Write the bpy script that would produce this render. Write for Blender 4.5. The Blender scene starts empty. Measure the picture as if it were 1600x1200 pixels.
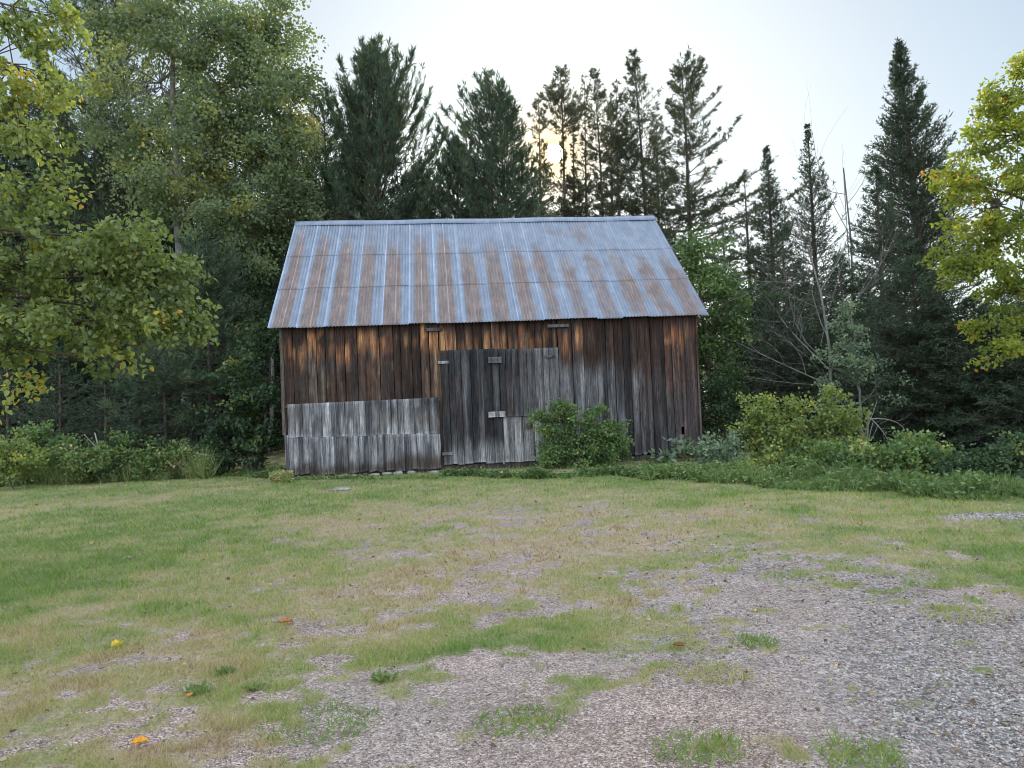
import bpy, math, random
import numpy as np
from mathutils import Matrix, Vector

SC = bpy.context.scene
COL = SC.collection
random.seed(4)
R = math.radians

# ------------------------------------------------------------------ camera
F, PITCH, ROLL, CAMH = 1131.5, 0.0268, 0.0426, 1.5
cam_d = bpy.data.cameras.new('camera')
cam = bpy.data.objects.new('camera', cam_d)
COL.objects.link(cam)
cam_d.sensor_width = 36
cam_d.lens = F / 1600 * 36
cam_d.clip_end = 2000
cam_d.clip_start = 0.05
cam.matrix_world = Matrix.Translation((0, 0, CAMH)) @ Matrix.Rotation(math.pi / 2 + PITCH, 4, 'X') @ Matrix.Rotation(-ROLL, 4, 'Z')
SC.camera = cam


def ray(px, py):
    """direction through a point of the 1600x1200 photograph, scaled so that y = 1"""
    X, Y = px - 800.0, py - 600.0
    c, s = math.cos(ROLL), math.sin(ROLL)
    x, y = X * c - Y * s, X * s + Y * c
    a, b = x / F, -y / F
    c, s = math.cos(PITCH), math.sin(PITCH)
    d = np.array([a, c - b * s, s + b * c])
    return d / d[1]


def P(px, py, Y):
    d = ray(px, py) * Y
    return np.array([d[0], d[1], d[2] + CAMH])


def G(px, py):
    d = ray(px, py)
    t = -CAMH / d[2]
    return np.array([d[0] * t, t])


def to_px(x, y):
    """photo pixel of ground points (z = 0)"""
    z = -CAMH
    c, s = math.cos(PITCH), math.sin(PITCH)
    d = np.maximum(y * c + z * s, 0.8)
    u = z * c - y * s
    X, Y = F * x / d, -F * u / d
    c, s = math.cos(ROLL), math.sin(ROLL)
    return 800 + X * c + Y * s, 600 - X * s + Y * c


# ------------------------------------------------------------------ noise
def _h(ix, iy, iz, seed):
    n = (ix.astype(np.int64) * 374761393 + iy.astype(np.int64) * 668265263 + iz.astype(np.int64) * 2147483647 + seed * 1274126177) & 0xffffffff
    n = ((n ^ (n >> 13)) * 1274126177) & 0xffffffff
    n = ((n ^ (n >> 16)) * 2246822519) & 0xffffffff
    return ((n ^ (n >> 15)) & 0xffffff) / float(0xffffff)


def vnoise(x, y, z=0.0, seed=0):
    x, y, z = np.broadcast_arrays(np.asarray(x, float), np.asarray(y, float), np.asarray(z, float))
    ix, iy, iz = np.floor(x), np.floor(y), np.floor(z)
    fx, fy, fz = x - ix, y - iy, z - iz
    fx, fy, fz = (f * f * (3 - 2 * f) for f in (fx, fy, fz))
    r = 0
    for dx in (0, 1):
        for dy in (0, 1):
            for dz in (0, 1):
                w = (fx if dx else 1 - fx) * (fy if dy else 1 - fy) * (fz if dz else 1 - fz)
                r = r + w * _h(ix + dx, iy + dy, iz + dz, seed)
    return r


def fbm(x, y, z=0.0, seed=0, o=4):
    a, s, t = 0.5, 0, 0
    for k in range(o):
        s = s + a * vnoise(np.asarray(x) * 2 ** k, np.asarray(y) * 2 ** k, np.asarray(z) * 2 ** k, seed + k * 7)
        t += a
        a *= 0.5
    return s / t


def sstep(a, b, x):
    t = np.clip((x - a) / (b - a), 0, 1)
    return t * t * (3 - 2 * t)


def nrm(v):
    return v / np.maximum(np.linalg.norm(v, axis=-1, keepdims=True), 1e-9)


def gz(x, y):
    """height of the ground"""
    x = np.asarray(x, float)
    y = np.asarray(y, float)
    r = np.hypot(x, y)
    return (fbm(x * 0.35, y * 0.35, 0, 3, 3) - 0.5) * 0.10 * sstep(1.5, 5, r) + (fbm(x * 2.2, y * 2.2, 0, 9, 3) - 0.5) * 0.035 - 0.0


# ------------------------------------------------------------------ mesh helpers
def tag(o, label=None, cat=None, group=None, kind=None):
    if label:
        o['label'] = label
    if cat:
        o['category'] = cat
    if group:
        o['group'] = group
    if kind:
        o['kind'] = kind
    return o


def empty(name, loc, label, cat, group=None, rz=0.0):
    o = bpy.data.objects.new(name, None)
    COL.objects.link(o)
    o.location = [float(v) for v in loc]
    o.rotation_euler = (0, 0, rz)
    o.empty_display_size = 0.3
    return tag(o, label, cat, group)


def mesh(name, verts, faces, mat=None, parent=None, attrs=None, smooth=False):
    """faces: list of int arrays, each (n, k). attrs: name -> (domain, values)"""
    me = bpy.data.meshes.new(name)
    verts = np.ascontiguousarray(verts, dtype=np.float32)
    if isinstance(faces, np.ndarray):
        faces = [faces]
    faces = [f for f in faces if len(f)]
    me.vertices.add(len(verts))
    me.vertices.foreach_set('co', verts.ravel())
    li = np.concatenate([f.ravel() for f in faces]).astype(np.int32)
    tot = np.concatenate([np.full(len(f), f.shape[1], np.int32) for f in faces])
    st = np.concatenate([[0], np.cumsum(tot)[:-1]]).astype(np.int32)
    me.loops.add(len(li))
    me.loops.foreach_set('vertex_index', li)
    me.polygons.add(len(tot))
    me.polygons.foreach_set('loop_start', st)
    try:
        me.polygons.foreach_set('loop_total', tot)
    except Exception:
        pass
    if smooth:
        me.polygons.foreach_set('use_smooth', np.ones(len(tot), bool))
    for k, (dom, val) in (attrs or {}).items():
        val = np.asarray(val, np.float32)
        if val.ndim == 1:
            a = me.attributes.new(k, 'FLOAT', dom)
            a.data.foreach_set('value', val)
        else:
            if val.shape[1] == 3:
                val = np.concatenate([val, np.ones((len(val), 1), np.float32)], 1)
            a = me.attributes.new(k, 'FLOAT_COLOR', dom)
            a.data.foreach_set('color', np.ascontiguousarray(val).ravel())
    me.update(calc_edges=True)
    me.validate()
    if mat:
        me.materials.append(mat)
    o = bpy.data.objects.new(name, me)
    COL.objects.link(o)
    if parent:
        o.parent = parent
    return o


def link_copy(src, parent=None, loc=None, rz=None, sc=None):
    c = src.copy()
    COL.objects.link(c)
    c.parent = parent
    if loc is not None:
        c.location = loc
    if rz is not None:
        c.rotation_euler = (0, 0, rz)
    if sc is not None:
        c.scale = (sc[0], sc[1], sc[2])
    for ch in list(src.children):
        link_copy(ch, c)
    return c


class MB:
    """collects quads / polys of fixed size with a per-face float"""

    def __init__(self):
        self.v, self.f, self.t, self.n = [], {}, {}, 0

    def add(self, verts, faces, tint=None):
        verts = np.asarray(verts, float).reshape(-1, 3)
        faces = np.asarray(faces, int)
        k = faces.shape[1]
        self.v.append(verts)
        self.f.setdefault(k, []).append(faces + self.n)
        if tint is None:
            tint = np.full(len(faces), 0.5)
        self.t.setdefault(k, []).append(np.broadcast_to(np.asarray(tint, float), (len(faces),)))
        self.n += len(verts)

    def box(self, x0, x1, y0, y1, z0, z1, tint=0.5):
        v = [(x, y, z) for z in (z0, z1) for y in (y0, y1) for x in (x0, x1)]
        f = [(0, 2, 3, 1), (4, 5, 7, 6), (0, 1, 5, 4), (2, 6, 7, 3), (0, 4, 6, 2), (1, 3, 7, 5)]
        self.add(v, f, tint)

    def sticks(self, A, B, ra, rb, n=4, tint=0.5):
        A, B = np.atleast_2d(A), np.atleast_2d(B)
        m = len(A)
        if m == 0:
            return
        ra, rb = np.broadcast_to(ra, (m,)), np.broadcast_to(rb, (m,))
        d = nrm(B - A)
        up = np.where(np.abs(d[:, 2:3]) > 0.9, [[1.0, 0, 0]], [[0, 0, 1.0]])
        s = nrm(np.cross(d, up))
        t = np.cross(d, s)
        ang = np.arange(n) / n * 2 * np.pi
        ca, sa = np.cos(ang), np.sin(ang)
        ring = s[:, None] * ca[None, :, None] + t[:, None] * sa[None, :, None]
        va = A[:, None] + ring * ra[:, None, None]
        vb = B[:, None] + ring * rb[:, None, None]
        v = np.concatenate([va, vb], 1).reshape(-1, 3)
        k = np.arange(n)
        f = np.stack([k, (k + 1) % n, (k + 1) % n + n, k + n], 1)
        f = (f[None] + (np.arange(m) * 2 * n)[:, None, None]).reshape(-1, 4)
        self.add(v, f, np.repeat(np.broadcast_to(tint, (m,)), n))

    def path(self, pts, rad, n=6, tint=0.5):
        """one connected tube"""
        pts = np.asarray(pts, float)
        m = len(pts)
        rad = np.broadcast_to(rad, (m,))
        d = nrm(np.gradient(pts, axis=0))
        ref = np.array([0.31, 0.95, 0.05]) if abs(d[0, 2]) > 0.7 else np.array([0.05, 0.1, 0.99])
        s = nrm(np.cross(d, ref))
        t = np.cross(d, s)
        ang = np.arange(n) / n * 2 * np.pi
        v = pts[:, None] + (s[:, None] * np.cos(ang)[None, :, None] + t[:, None] * np.sin(ang)[None, :, None]) * rad[:, None, None]
        k = np.arange(n)
        f = np.stack([k, (k + 1) % n, (k + 1) % n + n, k + n], 1)
        f = (f[None] + (np.arange(m - 1) * n)[:, None, None]).reshape(-1, 4)
        self.add(v.reshape(-1, 3), f, tint)

    def strokes(self, rng, C, D, L, W, tint, flat=0.0, wide=0.42):
        """thin rhombs: needles, twigs, distant leaves"""
        m = len(C)
        D = nrm(D)
        q = rng.normal(size=(m, 3))
        q[:, 2] *= (1 - flat)
        S = nrm(np.cross(D, nrm(q)))
        L = np.broadcast_to(L, (m,))[:, None]
        W = np.broadcast_to(W, (m,))[:, None]
        v = np.stack([C, C + D * L * wide + S * W * .5, C + D * L, C + D * L * wide - S * W * .5], 1).reshape(-1, 3)
        f = np.arange(m * 4).reshape(m, 4)
        self.add(v, f, tint)

    def leaves(self, rng, C, D, L, W, tint, fold=0.25):
        """near leaves: two quads folded along the midrib"""
        m = len(C)
        D = nrm(D)
        S = nrm(np.cross(D, nrm(rng.normal(size=(m, 3)))))
        N = np.cross(S, D)
        L = np.broadcast_to(L, (m,))[:, None]
        W = np.broadcast_to(W, (m,))[:, None]
        up = N * W * fold
        tip = C + D * L - N * L * 0.12
        v = np.stack([C, C + D * L * .22 + S * W * .5 + up, C + D * L * .62 + S * W * .36 + up * .6, tip,
                      C + D * L * .62 - S * W * .36 + up * .6, C + D * L * .22 - S * W * .5 + up], 1).reshape(-1, 3)
        b = np.arange(m)[:, None] * 6
        f = np.concatenate([b + np.array([[0, 1, 2, 3]]), b + np.array([[0, 3, 4, 5]])])
        self.add(v, f, np.concatenate([tint, tint]))

    def build(self, name, mat, parent=None, smooth=False, origin=None):
        v = np.concatenate(self.v)
        if origin is not None:
            v = v - np.asarray(origin, float)
        ks = list(self.f)
        fs = [np.concatenate(self.f[k]) for k in ks]
        t = np.concatenate([np.concatenate(self.t[k]) for k in ks])
        return mesh(name, v, fs, mat, parent, {'tint': ('FACE', t)}, smooth)


# ------------------------------------------------------------------ materials
def new_mat(name):
    m = bpy.data.materials.new(name)
    m.use_nodes = True
    nt = m.node_tree
    nt.nodes.clear()
    out = nt.nodes.new('ShaderNodeOutputMaterial')
    return m, nt, out


def nd(nt, kind, **kw):
    n = nt.nodes.new(kind)
    for k, v in kw.items():
        if k.startswith('i_'):
            n.inputs[k[2:].replace('_', ' ')].default_value = v
        else:
            setattr(n, k, v)
    return n


def ramp(nt, stops, interp='LINEAR'):
    n = nt.nodes.new('ShaderNodeValToRGB')
    n.color_ramp.interpolation = interp
    e = n.color_ramp.elements
    while len(e) < len(stops):
        e.new(0.5)
    for el, (p, c) in zip(e, stops):
        el.position = p
        el.color = (*c, 1) if len(c) == 3 else c
    return n


def mixc(nt, a, b, fac, mode='MIX'):
    n = nt.nodes.new('ShaderNodeMix')
    n.data_type = 'RGBA'
    n.blend_type = mode
    for sock, v in ((n.inputs[6], a), (n.inputs[7], b), (n.inputs[0], fac)):
        if hasattr(v, 'links'):
            nt.links.new(v, sock)
        else:
            sock.default_value = v if not isinstance(v, tuple) or len(v) == 4 else (*v, 1)
    return n.outputs[2]


def math_n(nt, op, a, b=None, c=None, clamp=False):
    n = nt.nodes.new('ShaderNodeMath')
    n.operation = op
    n.use_clamp = clamp
    for i, v in enumerate((a, b, c)):
        if v is None:
            continue
        if hasattr(v, 'links'):
            nt.links.new(v, n.inputs[i])
        else:
            n.inputs[i].default_value = v
    return n.outputs[0]


def foliage_mat(name, stops, trans=0.35, rough=0.55, tcol=1.5, spec=0.25):
    m, nt, out = new_mat(name)
    at = nd(nt, 'ShaderNodeAttribute', attribute_name='tint')
    rp = ramp(nt, stops)
    nt.links.new(at.outputs['Fac'], rp.inputs[0])
    b = nd(nt, 'ShaderNodeBsdfPrincipled')
    b.inputs['Roughness'].default_value = rough
    b.inputs['Specular IOR Level'].default_value = spec
    nt.links.new(rp.outputs[0], b.inputs['Base Color'])
    if trans > 0:
        tr = nd(nt, 'ShaderNodeBsdfTranslucent')
        tc = mixc(nt, rp.outputs[0], (tcol, tcol * 1.05, tcol * 0.45), 1.0, 'MULTIPLY')
        nt.links.new(tc, tr.inputs[0])
        mx = nd(nt, 'ShaderNodeMixShader')
        mx.inputs[0].default_value = trans
        nt.links.new(b.outputs[0], mx.inputs[1])
        nt.links.new(tr.outputs[0], mx.inputs[2])
        nt.links.new(mx.outputs[0], out.inputs[0])
    else:
        nt.links.new(b.outputs[0], out.inputs[0])
    return m


def bark_mat(name, a, b_, scale=14):
    m, nt, out = new_mat(name)
    tc = nd(nt, 'ShaderNodeTexCoord')
    mp = nd(nt, 'ShaderNodeMapping')
    mp.inputs['Scale'].default_value = (1, 1, 0.22)
    nt.links.new(tc.outputs['Object'], mp.inputs[0])
    nz = nd(nt, 'ShaderNodeTexNoise', i_Scale=scale, i_Detail=6.0, i_Roughness=0.65)
    nt.links.new(mp.outputs[0], nz.inputs['Vector'])
    rp = ramp(nt, [(0.3, a), (0.7, b_)])
    nt.links.new(nz.outputs[0], rp.inputs[0])
    b = nd(nt, 'ShaderNodeBsdfPrincipled')
    b.inputs['Roughness'].default_value = 0.9
    b.inputs['Specular IOR Level'].default_value = 0.15
    bp = nd(nt, 'ShaderNodeBump', i_Strength=0.8, i_Distance=0.02)
    nt.links.new(nz.outputs[0], bp.inputs['Height'])
    nt.links.new(bp.outputs[0], b.inputs['Normal'])
    nt.links.new(rp.outputs[0], b.inputs['Base Color'])
    nt.links.new(b.outputs[0], out.inputs[0])
    return m


M = {}
M['bark'] = bark_mat('bark', (0.045, 0.035, 0.028), (0.15, 0.125, 0.105))
M['greybark'] = bark_mat('grey_bark', (0.10, 0.095, 0.085), (0.26, 0.25, 0.23))
M['deadwood'] = bark_mat('dead_wood', (0.20, 0.19, 0.17), (0.46, 0.44, 0.41))
M['spruce'] = foliage_mat('spruce_needles', [(0, (0.021, 0.038, 0.023)), (0.55, (0.052, 0.086, 0.052)), (1, (0.098, 0.144, 0.081))], 0.12, 0.6)
M['pine'] = foliage_mat('pine_needles', [(0, (0.031, 0.055, 0.036)), (0.55, (0.070, 0.110, 0.070)), (0.9, (0.120, 0.162, 0.090)), (1, (0.228, 0.180, 0.084))], 0.2, 0.55)
M['thinpine'] = foliage_mat('sparse_pine_needles', [(0, (0.034, 0.052, 0.034)), (0.5, (0.069, 0.086, 0.052)), (0.85, (0.115, 0.115, 0.063)), (1, (0.196, 0.138, 0.069))], 0.2, 0.6)
M['poplar'] = foliage_mat('poplar_leaves', [(0, (0.09, 0.125, 0.075)), (0.5, (0.165, 0.215, 0.125)), (0.86, (0.245, 0.29, 0.155)), (0.95, (0.36, 0.35, 0.11)), (1, (0.46, 0.37, 0.09))], 0.4)
M['near'] = foliage_mat('birch_leaves', [(0, (0.095, 0.13, 0.045)), (0.5, (0.20, 0.25, 0.085)), (0.8, (0.30, 0.345, 0.11)), (0.94, (0.48, 0.43, 0.06)), (1, (0.54, 0.33, 0.05))], 0.42, 0.42, 1.5, 0.45)
M['maple'] = foliage_mat('maple_leaves', [(0, (0.09, 0.125, 0.035)), (0.5, (0.19, 0.235, 0.055)), (0.88, (0.33, 0.345, 0.065)), (0.985, (0.50, 0.44, 0.06)), (1, (0.45, 0.20, 0.06))], 0.5, 0.5, 1.7)
M['shrub'] = foliage_mat('shrub_leaves', [(0, (0.052, 0.091, 0.039)), (0.5, (0.124, 0.202, 0.078)), (0.9, (0.221, 0.299, 0.111)), (1, (0.390, 0.364, 0.117))], 0.35)
M['darkshrub'] = foliage_mat('dark_shrub_leaves', [(0, (0.025, 0.052, 0.030)), (0.6, (0.063, 0.109, 0.057)), (0.95, (0.115, 0.172, 0.069)), (1, (0.230, 0.230, 0.069))], 0.3)
M['yshrub'] = foliage_mat('yellow_green_leaves', [(0, (0.088, 0.125, 0.044)), (0.5, (0.194, 0.250, 0.088)), (0.9, (0.338, 0.375, 0.112)), (1, (0.525, 0.450, 0.112))], 0.4)
M['palegreen'] = foliage_mat('grey_green_leaves', [(0, (0.084, 0.120, 0.090)), (0.5, (0.156, 0.216, 0.150)), (1, (0.276, 0.348, 0.228))], 0.3)
M['weeds'] = foliage_mat('weed_leaves', [(0, (0.065, 0.111, 0.046)), (0.5, (0.143, 0.215, 0.078)), (0.85, (0.260, 0.299, 0.130)), (1, (0.442, 0.364, 0.221))], 0.3)
M['grass'] = foliage_mat('grass_blades', [(0, (0.13, 0.215, 0.05)), (0.3, (0.215, 0.30, 0.085)), (0.5, (0.31, 0.325, 0.12)), (0.7, (0.39, 0.335, 0.17)), (0.88, (0.45, 0.355, 0.225)), (1, (0.26, 0.17, 0.11))], 0.3, 0.6)

# ------------------------------------------------------------------ ground
XS = [0, 200, 400, 600, 800, 1000, 1200, 1400, 1600]
YS = [760, 800, 850, 900, 950, 1000, 1060, 1120, 1200]
T_DENS = np.array([[1, 1, 1, 1, 1, 1, 1, 1, 1], [1, 1, 1, 0.85, 0.55, 0.8, 0.95, 1, 0.8], [1, 1, 0.97, 0.73, 0.57, 0.65, 0.62, 0.9, 1], [1, 1, 0.97, 0.67, 0.59, 0.62, 0.25, 0.35, 0.85], [1, 0.92, 0.87, 0.63, 0.62, 0.57, 0.13, 0.16, 0.25], [0.85, 0.75, 0.73, 0.65, 0.69, 0.63, 0.16, 0.08, 0.12], [0.74, 0.68, 0.7, 0.61, 0.49, 0.41, 0.14, 0.03, 0.03], [0.64, 0.62, 0.5, 0.38, 0.2, 0.12, 0.06, 0.02, 0.02], [0.57, 0.54, 0.4, 0.2, 0.16, 0.1, 0.14, 0.03, 0.02]])
T_DRY = np.array([[0.25, 0.24, 0.24, 0.24, 0.3, 0.32, 0.3, 0.3, 0.35], [0.5, 0.32, 0.25, 0.54, 0.76, 0.64, 0.59, 0.42, 0.4], [0.24, 0.24, 0.24, 0.59, 0.76, 0.76, 0.64, 0.42, 0.4], [0.24, 0.24, 0.25, 0.76, 0.7, 0.74, 0.64, 0.45, 0.42], [0.24, 0.35, 0.5, 0.66, 0.64, 0.64, 0.64, 0.5, 0.45], [0.45, 0.6, 0.62, 0.64, 0.42, 0.56, 0.64, 0.5, 0.5], [0.62, 0.7, 0.66, 0.64, 0.39, 0.44, 0.54, 0.5, 0.5], [0.8, 0.8, 0.7, 0.64, 0.39, 0.49, 0.54, 0.5, 0.5], [0.85, 0.85, 0.75, 0.5, 0.25, 0.25, 0.35, 0.4, 0.4]])
T_GREY = np.array([[0, 0, 0, 0, 0.2, 0.2, 0.1, 0.1, 0.6], [0, 0, 0, 0.1, 0.3, 0.4, 0.2, 0.1, 1], [0, 0, 0, 0.1, 0.3, 0.33, 0.43, 0.16, 0.1], [0, 0, 0.1, 0.1, 0.2, 0.33, 0.5, 0.33, 0.1], [0, 0, 0.1, 0.2, 0.2, 0.33, 0.53, 0.41, 0.1], [0.1, 0.1, 0.1, 0.2, 0.2, 0.28, 0.46, 0.74, 0.4], [0.1, 0.1, 0.1, 0.2, 0.2, 0.11, 0.28, 0.74, 0.9], [0.1, 0.1, 0.1, 0.2, 0.25, 0.08, 0.25, 0.78, 1], [0.1, 0.1, 0.1, 0.25, 0.3, 0.11, 0.25, 0.78, 1]])


def table(T, px, py):
    px = np.clip(px, XS[0], XS[-1] - 1e-3)
    py = np.clip(py, YS[0], YS[-1] - 1e-3)
    i = np.clip(np.searchsorted(YS, py, side='right') - 1, 0, len(YS) - 2)
    j = np.clip(np.searchsorted(XS, px, side='right') - 1, 0, len(XS) - 2)
    ya, xa = np.array(YS, float), np.array(XS, float)
    a = (py - ya[i]) / (ya[i + 1] - ya[i])
    b = (px - xa[j]) / (xa[j + 1] - xa[j])
    return (T[i, j] * (1 - a) * (1 - b) + T[i + 1, j] * a * (1 - b) + T[i, j + 1] * (1 - a) * b + T[i + 1, j + 1] * a * b)


def ground_maps(x, y):
    px, py = to_px(x, y)
    d, dry, gr = table(T_DENS, px, py), table(T_DRY, px, py), table(T_GREY, px, py)
    n = fbm(x * 1.7, y * 1.7, 0, 21, 4) * 0.34 + vnoise(x * 4.2, y * 5.2, 0, 31) * 0.34 + vnoise(x * 11, y * 12, 0, 32) * 0.32
    n = (n - 0.5) * 1.95 + 0.5
    dens = np.clip((d - n) * 3.6 + 0.46 * (d > .02), 0, 1) * np.where(d > 0.97, 1, 1)
    dens = np.maximum(dens, sstep(.9, 1, d))
    dry = np.clip(dry + (fbm(x * 0.9, y * 0.9, 0, 41, 4) - 0.5) * 1.1 + (vnoise(x * 3.3, y * 3.9, 0, 43) - .5) * .55, 0, 1)
    gr = np.clip(gr + (fbm(x * 1.1, y * 1.1, 0, 51, 3) - 0.5) * 0.9, 0, 1)
    return dens, dry, gr


def build_ground():
    xs = np.concatenate([[-600, -300, -150, -80, -50, -35, -25, -19], np.arange(-15, 15.01, 0.075), [19, 25, 35, 50, 80, 150, 300, 600]])
    ys = [-300, -80, -20, -5, 0, 1.5]
    y = 2.0
    while y < 26:
        ys.append(y)
        y += max(0.05, 0.011 * y)
    ys += [28, 31, 35, 40, 50, 70, 100, 150, 250, 400, 700, 1200]
    ys = np.array(ys)
    X, Y = np.meshgrid(xs, ys)
    Z = gz(X, Y)
    Z = np.where((np.abs(X) > 30) | (Y > 40) | (Y < -2), 0, Z)
    # low heap of spare gravel at the right edge
    g = G(1590, 812)
    Z = Z + 0.10 * np.exp(-(((X - g[0]) / 1.1) ** 2 + ((Y - g[1]) / 0.5) ** 2))
    dens, dry, gr = ground_maps(X, Y)
    heap = np.exp(-(((X - g[0]) / 1.0) ** 2 + ((Y - g[1]) / 0.36) ** 2))
    dens = dens * (1 - sstep(.3, .7, heap))
    gr = np.maximum(gr, sstep(.3, .7, heap))
    ny, nx = X.shape
    idx = np.arange(ny * nx).reshape(ny, nx)
    f = np.stack([idx[:-1, :-1], idx[:-1, 1:], idx[1:, 1:], idx[1:, :-1]], -1).reshape(-1, 4)
    m, nt, out = new_mat('ground')
    geo = nd(nt, 'ShaderNodeNewGeometry')
    pos = geo.outputs['Position']
    A = {k: nd(nt, 'ShaderNodeAttribute', attribute_name=k).outputs['Fac'] for k in ('dens', 'dry', 'grey')}

    def noise(sc, det=4.0, rough=0.6):
        n = nd(nt, 'ShaderNodeTexNoise', i_Scale=sc, i_Detail=det, i_Roughness=rough)
        nt.links.new(pos, n.inputs['Vector'])
        return n.outputs[0]

    def vor(sc):
        n = nd(nt, 'ShaderNodeTexVoronoi', i_Scale=sc)
        nt.links.new(pos, n.inputs['Vector'])
        return n

    va, vb = vor(55), vor(120)
    sep = nd(nt, 'ShaderNodeSeparateColor')
    nt.links.new(va.outputs['Color'], sep.inputs[0])
    sepb = nd(nt, 'ShaderNodeSeparateColor')
    nt.links.new(vb.outputs['Color'], sepb.inputs[0])
    grey = ramp(nt, [(0, (0.10, 0.098, 0.097)), (0.5, (0.26, 0.245, 0.237)), (0.85, (0.38, 0.355, 0.34)), (1, (0.56, 0.53, 0.50))])
    nt.links.new(sep.outputs[0], grey.inputs[0])
    pink = ramp(nt, [(0, (0.12, 0.09, 0.077)), (0.45, (0.285, 0.218, 0.186)), (0.8, (0.41, 0.325, 0.285)), (1, (0.60, 0.525, 0.475))])
    nt.links.new(sepb.outputs[0], pink.inputs[0])
    big = ramp(nt, [(0.36, (0.62, 0.60, 0.57)), (0.5, (.96, .95, .94)), (0.64, (1.22, 1.18, 1.16))])
    nt.links.new(math_n(nt, 'ADD', math_n(nt, 'MULTIPLY', noise(1.6, 6, .7), .5), math_n(nt, 'MULTIPLY', noise(14, 6, .75), .5)), big.inputs[0])
    soil = mixc(nt, pink.outputs[0], grey.outputs[0], A['grey'])
    soil = mixc(nt, soil, big.outputs[0], 1.0, 'MULTIPLY')
    thatch = ramp(nt, [(0, (0.15, 0.175, 0.07)), (0.45, (0.25, 0.225, 0.125)), (1, (0.33, 0.265, 0.19))])
    dn = math_n(nt, 'ADD', A['dry'], math_n(nt, 'MULTIPLY', math_n(nt, 'SUBTRACT', noise(9, 6, .7), 0.5), 1.2), clamp=True)
    nt.links.new(dn, thatch.inputs[0])
    fine = ramp(nt, [(0.36, (0.42, 0.42, 0.40)), (0.5, (1.0, 1.0, .98)), (0.64, (1.6, 1.6, 1.55))])
    nt.links.new(math_n(nt, 'ADD', math_n(nt, 'MULTIPLY', noise(70, 5, .75), .55), math_n(nt, 'MULTIPLY', noise(17, 5, .75), .45)), fine.inputs[0])
    th = mixc(nt, thatch.outputs[0], fine.outputs[0], 1.0, 'MULTIPLY')
    gsh = math_n(nt, 'ADD', A['dens'], math_n(nt, 'MULTIPLY', math_n(nt, 'SUBTRACT', math_n(nt, 'ADD', math_n(nt, 'MULTIPLY', noise(26, 4, .7), .6), math_n(nt, 'MULTIPLY', noise(7, 5, .7), .4)), .5), 2.0))
    gr_ = ramp(nt, [(.25, (0, 0, 0)), (.75, (1, 1, 1))])
    nt.links.new(gsh, gr_.inputs[0])
    gfac = math_n(nt, 'MULTIPLY', gr_.outputs[0], 0.88)
    col = mixc(nt, soil, th, gfac)
    b = nd(nt, 'ShaderNodeBsdfPrincipled')
    b.inputs['Roughness'].default_value = 0.95
    b.inputs['Specular IOR Level'].default_value = 0.15
    nt.links.new(col, b.inputs['Base Color'])
    h = math_n(nt, 'ADD', math_n(nt, 'MULTIPLY', va.outputs['Distance'], -1.0), math_n(nt, 'MULTIPLY', vb.outputs['Distance'], -0.6))
    h = math_n(nt, 'ADD', h, math_n(nt, 'MULTIPLY', noise(40, 4), 0.6))
    bp = nd(nt, 'ShaderNodeBump', i_Strength=0.75, i_Distance=0.012)
    nt.links.new(h, bp.inputs['Height'])
    nt.links.new(bp.outputs[0], b.inputs['Normal'])
    nt.links.new(b.outputs[0], out.inputs[0])
    o = mesh('ground', np.stack([X, Y, Z], -1).reshape(-1, 3), f, m, None,
             {'dens': ('POINT', dens.ravel()), 'dry': ('POINT', dry.ravel()), 'grey': ('POINT', gr.ravel())}, True)
    tag(o, 'worn yard of thin lawn and pinkish gravel in front of the barn', 'ground', kind='structure')


def gzz(x, y):
    g = G(1590, 812)
    return gz(x, y) + 0.10 * np.exp(-(((x - g[0]) / 1.1) ** 2 + ((y - g[1]) / 0.5) ** 2))


def scatter_ground(rng, n, y0, y1, p=1.0):
    """points in the view cone, evenly spread over the picture for p = 1"""
    y = 1 / (1 / y0 + rng.random(n) * (1 / y1 - 1 / y0)) if p == 1 else y0 + (y1 - y0) * rng.random(n)
    x = (rng.random(n) * 2 - 1) * (0.80 * y + 1.9)
    return x, y


def in_barn(x, y):
    c, s = math.cos(BANG), math.sin(BANG)
    u = (x - BX) * c + (y - BY) * s
    v = -(x - BX) * s + (y - BY) * c
    return (u > 0) & (u < BL) & (v > -0.02) & (v < 2 * BW)


BX, BY, BANG, BL, BHE, BHR, BW = -5.13, 16.32, 0.1054, 9.63, 3.46, 6.74, 3.654


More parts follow.
